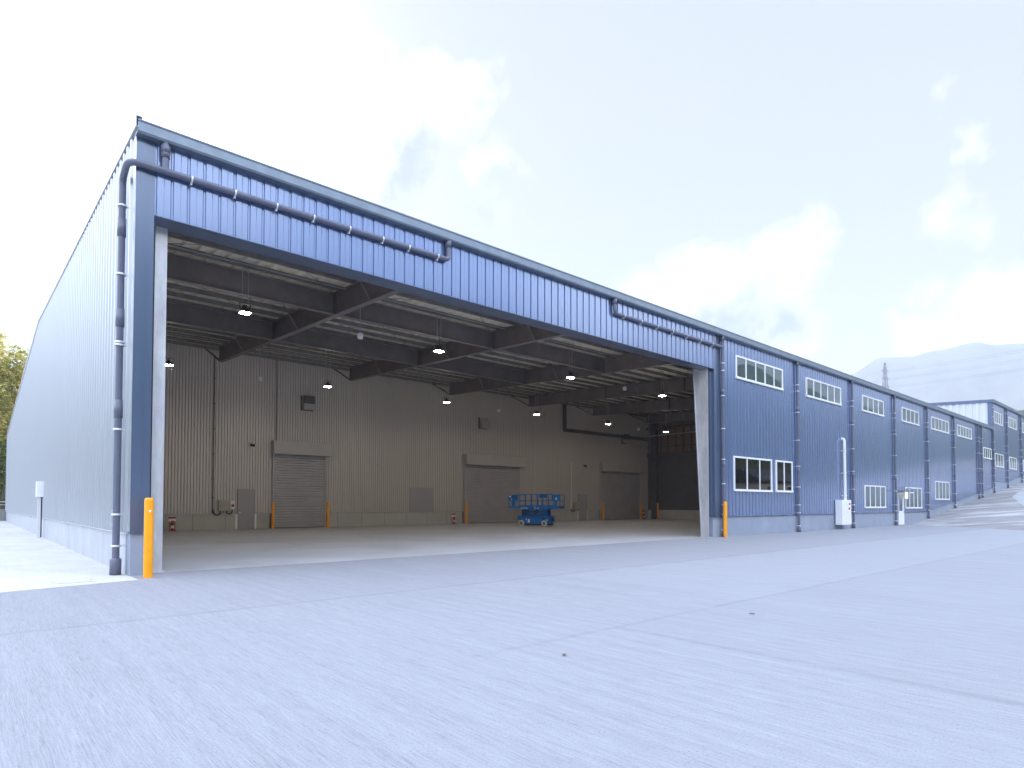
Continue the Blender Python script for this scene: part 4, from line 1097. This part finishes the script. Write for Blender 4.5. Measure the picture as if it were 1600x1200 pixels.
def Mx(f,a,b):
    m_ = N('ShaderNodeMix', data_type='RGBA')
    for k,x in ((0,f),(6,a),(7,b)):
        if isinstance(x,(int,float)): m_.inputs[k].default_value = x
        elif isinstance(x,tuple): m_.inputs[k].default_value = x+(1,)
        else: Lk(x,m_.inputs[k])
    return m_.outputs[2]
def dirv(az,el): return Vector((math.sin(R(az))*math.cos(R(el)), math.cos(R(az))*math.cos(R(el)), math.sin(R(el))))
def Noise(scale, detail, rough, dist=0, sx=(1,1,1), loc=(0,0,0)):
    mp = N('ShaderNodeMapping'); mp.inputs['Scale'].default_value = sx; mp.inputs['Location'].default_value = loc; Lk(Gd, mp.inputs[0])
    nz = N('ShaderNodeTexNoise'); nz.inputs['Scale'].default_value = scale; nz.inputs['Detail'].default_value = detail; nz.inputs['Roughness'].default_value = rough; nz.inputs['Distortion'].default_value = dist
    Lk(mp.outputs[0], nz.inputs['Vector']); return nz
# warped direction gives cauliflower cloud edges
wn = Noise(9, 8, .62); wn2 = Noise(3.2, 4, .55, loc=(3,1,2))
def vm(op,a,b=None,s=None):
    v = N('ShaderNodeVectorMath', operation=op)
    for i,x in enumerate((a,b)):
        if x is None: continue
        if isinstance(x,(tuple,Vector)): v.inputs[i].default_value = tuple(x)
        else: Lk(x,v.inputs[i])
    if s is not None: v.inputs['Scale'].default_value = s
    return v
d1 = vm('SCALE', vm('SUBTRACT', wn.outputs['Color'], (.5,.5,.5)).outputs[0], None, .20)
d2 = vm('SCALE', vm('SUBTRACT', wn2.outputs['Color'], (.5,.5,.5)).outputs[0], None, .16)
wd_ = vm('NORMALIZE', vm('ADD', vm('ADD', Gd, d1.outputs[0]).outputs[0], d2.outputs[0]).outputs[0]).outputs[0]
def lobe(az, el, rad, soft, src):
    dt = vm('DOT_PRODUCT', src, dirv(az,el)).outputs['Value']
    ang = Ma('ARCCOSINE', Ma('MINIMUM', dt, 1.0))
    return Ma('DIVIDE', Ma('SUBTRACT', R(rad), ang), R(soft), True)
lobes = [(38.6,29.6,2.5),(33.5,33.5,4.0),(29.5,30,5.0),(27,27,5),(20,34,8),(8,36,10),(38.5,25.5,1.6),(60,18.5,5.2),(54.5,17.5,4.2),(65.5,19.5,4.0),(58,14,5.5),(65,13.5,5),
         (80,14.5,4.2),(76,12.5,3.4),(84,14,5),(79.5,24,1.7),(77.8,28,1.0),(78.6,20.5,1.8),(95,18,7),(110,25,9),(130,15,10),(170,30,14),(200,20,12),(240,28,13),(300,22,12),(330,32,12),(-10,20,10)]
cl = None
for a,e,r_ in lobes:
    l_ = lobe(a,e,r_,2.8,wd_); cl = l_ if cl is None else Ma('MAXIMUM', cl, l_)
shade = None
for a,e,r_ in [(32.5,27.0,6.0),(36.0,24.5,4.2),(61,14.5,5.0),(66,14,3.6),(55,14.5,4.0)]:
    l_ = lobe(a,e,r_,3.0,wd_); shade = l_ if shade is None else Ma('MAXIMUM', shade, l_)
tex = Noise(6, 7, .6, loc=(1,5,2))
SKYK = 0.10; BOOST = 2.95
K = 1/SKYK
veil = Mx(.80, sky.outputs[0], (.645*K,.675*K,.80*K))
ccol = Mx(Ma('MULTIPLY', shade, .85), (.98*K,.97*K,.98*K), (.26*K,.33*K,.47*K))
body = Mx(Ma('MULTIPLY', cl, .82), veil, ccol)
# sun glow behind thin cloud
sd = vm('DOT_PRODUCT', Gd, dirv(SUN_AZ+2,SUN_EL+3)).outputs['Value']
g1 = Ma('POWER', Ma('MAXIMUM', sd, 0.0), 20.0); g2 = Ma('POWER', Ma('MAXIMUM', sd, 0.0), 90.0)
glow = Ma('ADD', Ma('MULTIPLY', g1, .12*K), Ma('MULTIPLY', g2, 3.5*K))
addc = N('ShaderNodeMix', data_type='RGBA', blend_type='ADD'); addc.inputs[0].default_value = 1
comb = N('ShaderNodeCombineXYZ')
for i,kf in enumerate((1.0,.985,.965)): Lk(Ma('MULTIPLY', glow, kf), comb.inputs[i])
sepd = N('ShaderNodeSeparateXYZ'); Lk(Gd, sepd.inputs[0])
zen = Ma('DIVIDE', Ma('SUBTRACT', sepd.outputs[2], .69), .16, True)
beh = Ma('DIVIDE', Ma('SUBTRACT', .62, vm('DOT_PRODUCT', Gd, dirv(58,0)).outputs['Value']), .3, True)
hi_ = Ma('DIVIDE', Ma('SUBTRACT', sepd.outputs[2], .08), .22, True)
bst = Ma('ADD', 1.0, Ma('MULTIPLY', Ma('MAXIMUM', zen, Ma('MULTIPLY', beh, hi_)), BOOST))  # added brightness in the unseen sky overhead and behind, lighting yard and facade
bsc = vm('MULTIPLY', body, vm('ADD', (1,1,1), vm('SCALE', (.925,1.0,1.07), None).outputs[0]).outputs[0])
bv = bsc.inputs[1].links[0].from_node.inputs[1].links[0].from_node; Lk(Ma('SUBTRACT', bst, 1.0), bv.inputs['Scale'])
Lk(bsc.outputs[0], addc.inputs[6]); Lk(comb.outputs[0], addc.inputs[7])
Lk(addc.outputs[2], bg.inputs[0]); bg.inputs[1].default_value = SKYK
sl = bpy.data.lights.new('sun','SUN'); sl.energy = 1.2; sl.angle = R(10); sl.color = (1,.93,.84)
so = bpy.data.objects.new('sun', sl); COL.objects.link(so)
so.rotation_euler = (-dirv(SUN_AZ,SUN_EL)).to_track_quat('-Z','Y').to_euler()
so.location = (0,0,50)

# ---------------------------------------------------------------- camera
cam = bpy.data.cameras.new('camera'); co = bpy.data.objects.new('camera', cam); COL.objects.link(co)
yaw,pitch,roll = R(41.48),R(1.6266),.0006
fw = Vector((math.sin(yaw)*math.cos(pitch), math.cos(yaw)*math.cos(pitch), math.sin(pitch))); rt = Vector((math.cos(yaw),-math.sin(yaw),0)); up = rt.cross(fw)
r2 = rt*math.cos(roll)+up*math.sin(roll); u2 = -rt*math.sin(roll)+up*math.cos(roll)
mw = Matrix((r2,u2,-fw)).transposed().to_4x4(); mw.translation = Vector((-2.644,-15.287,1.529)); co.matrix_world = mw
cam.sensor_width = 36; cam.lens = 963.0/1600*36; cam.shift_y = 160.47/1600; cam.clip_start = .05; cam.clip_end = 12000
sc.camera = co
sc.view_settings.view_transform = 'Standard'; sc.view_settings.look = 'None'; sc.view_settings.exposure = 0.36; sc.view_settings.gamma = 1
sc.cycles.max_bounces = 8; sc.cycles.diffuse_bounces = 5; sc.cycles.transparent_max_bounces = 12; sc.cycles.volume_bounces = 3
sc.cycles.sample_clamp_indirect = 6
sc.cycles.use_denoising = True
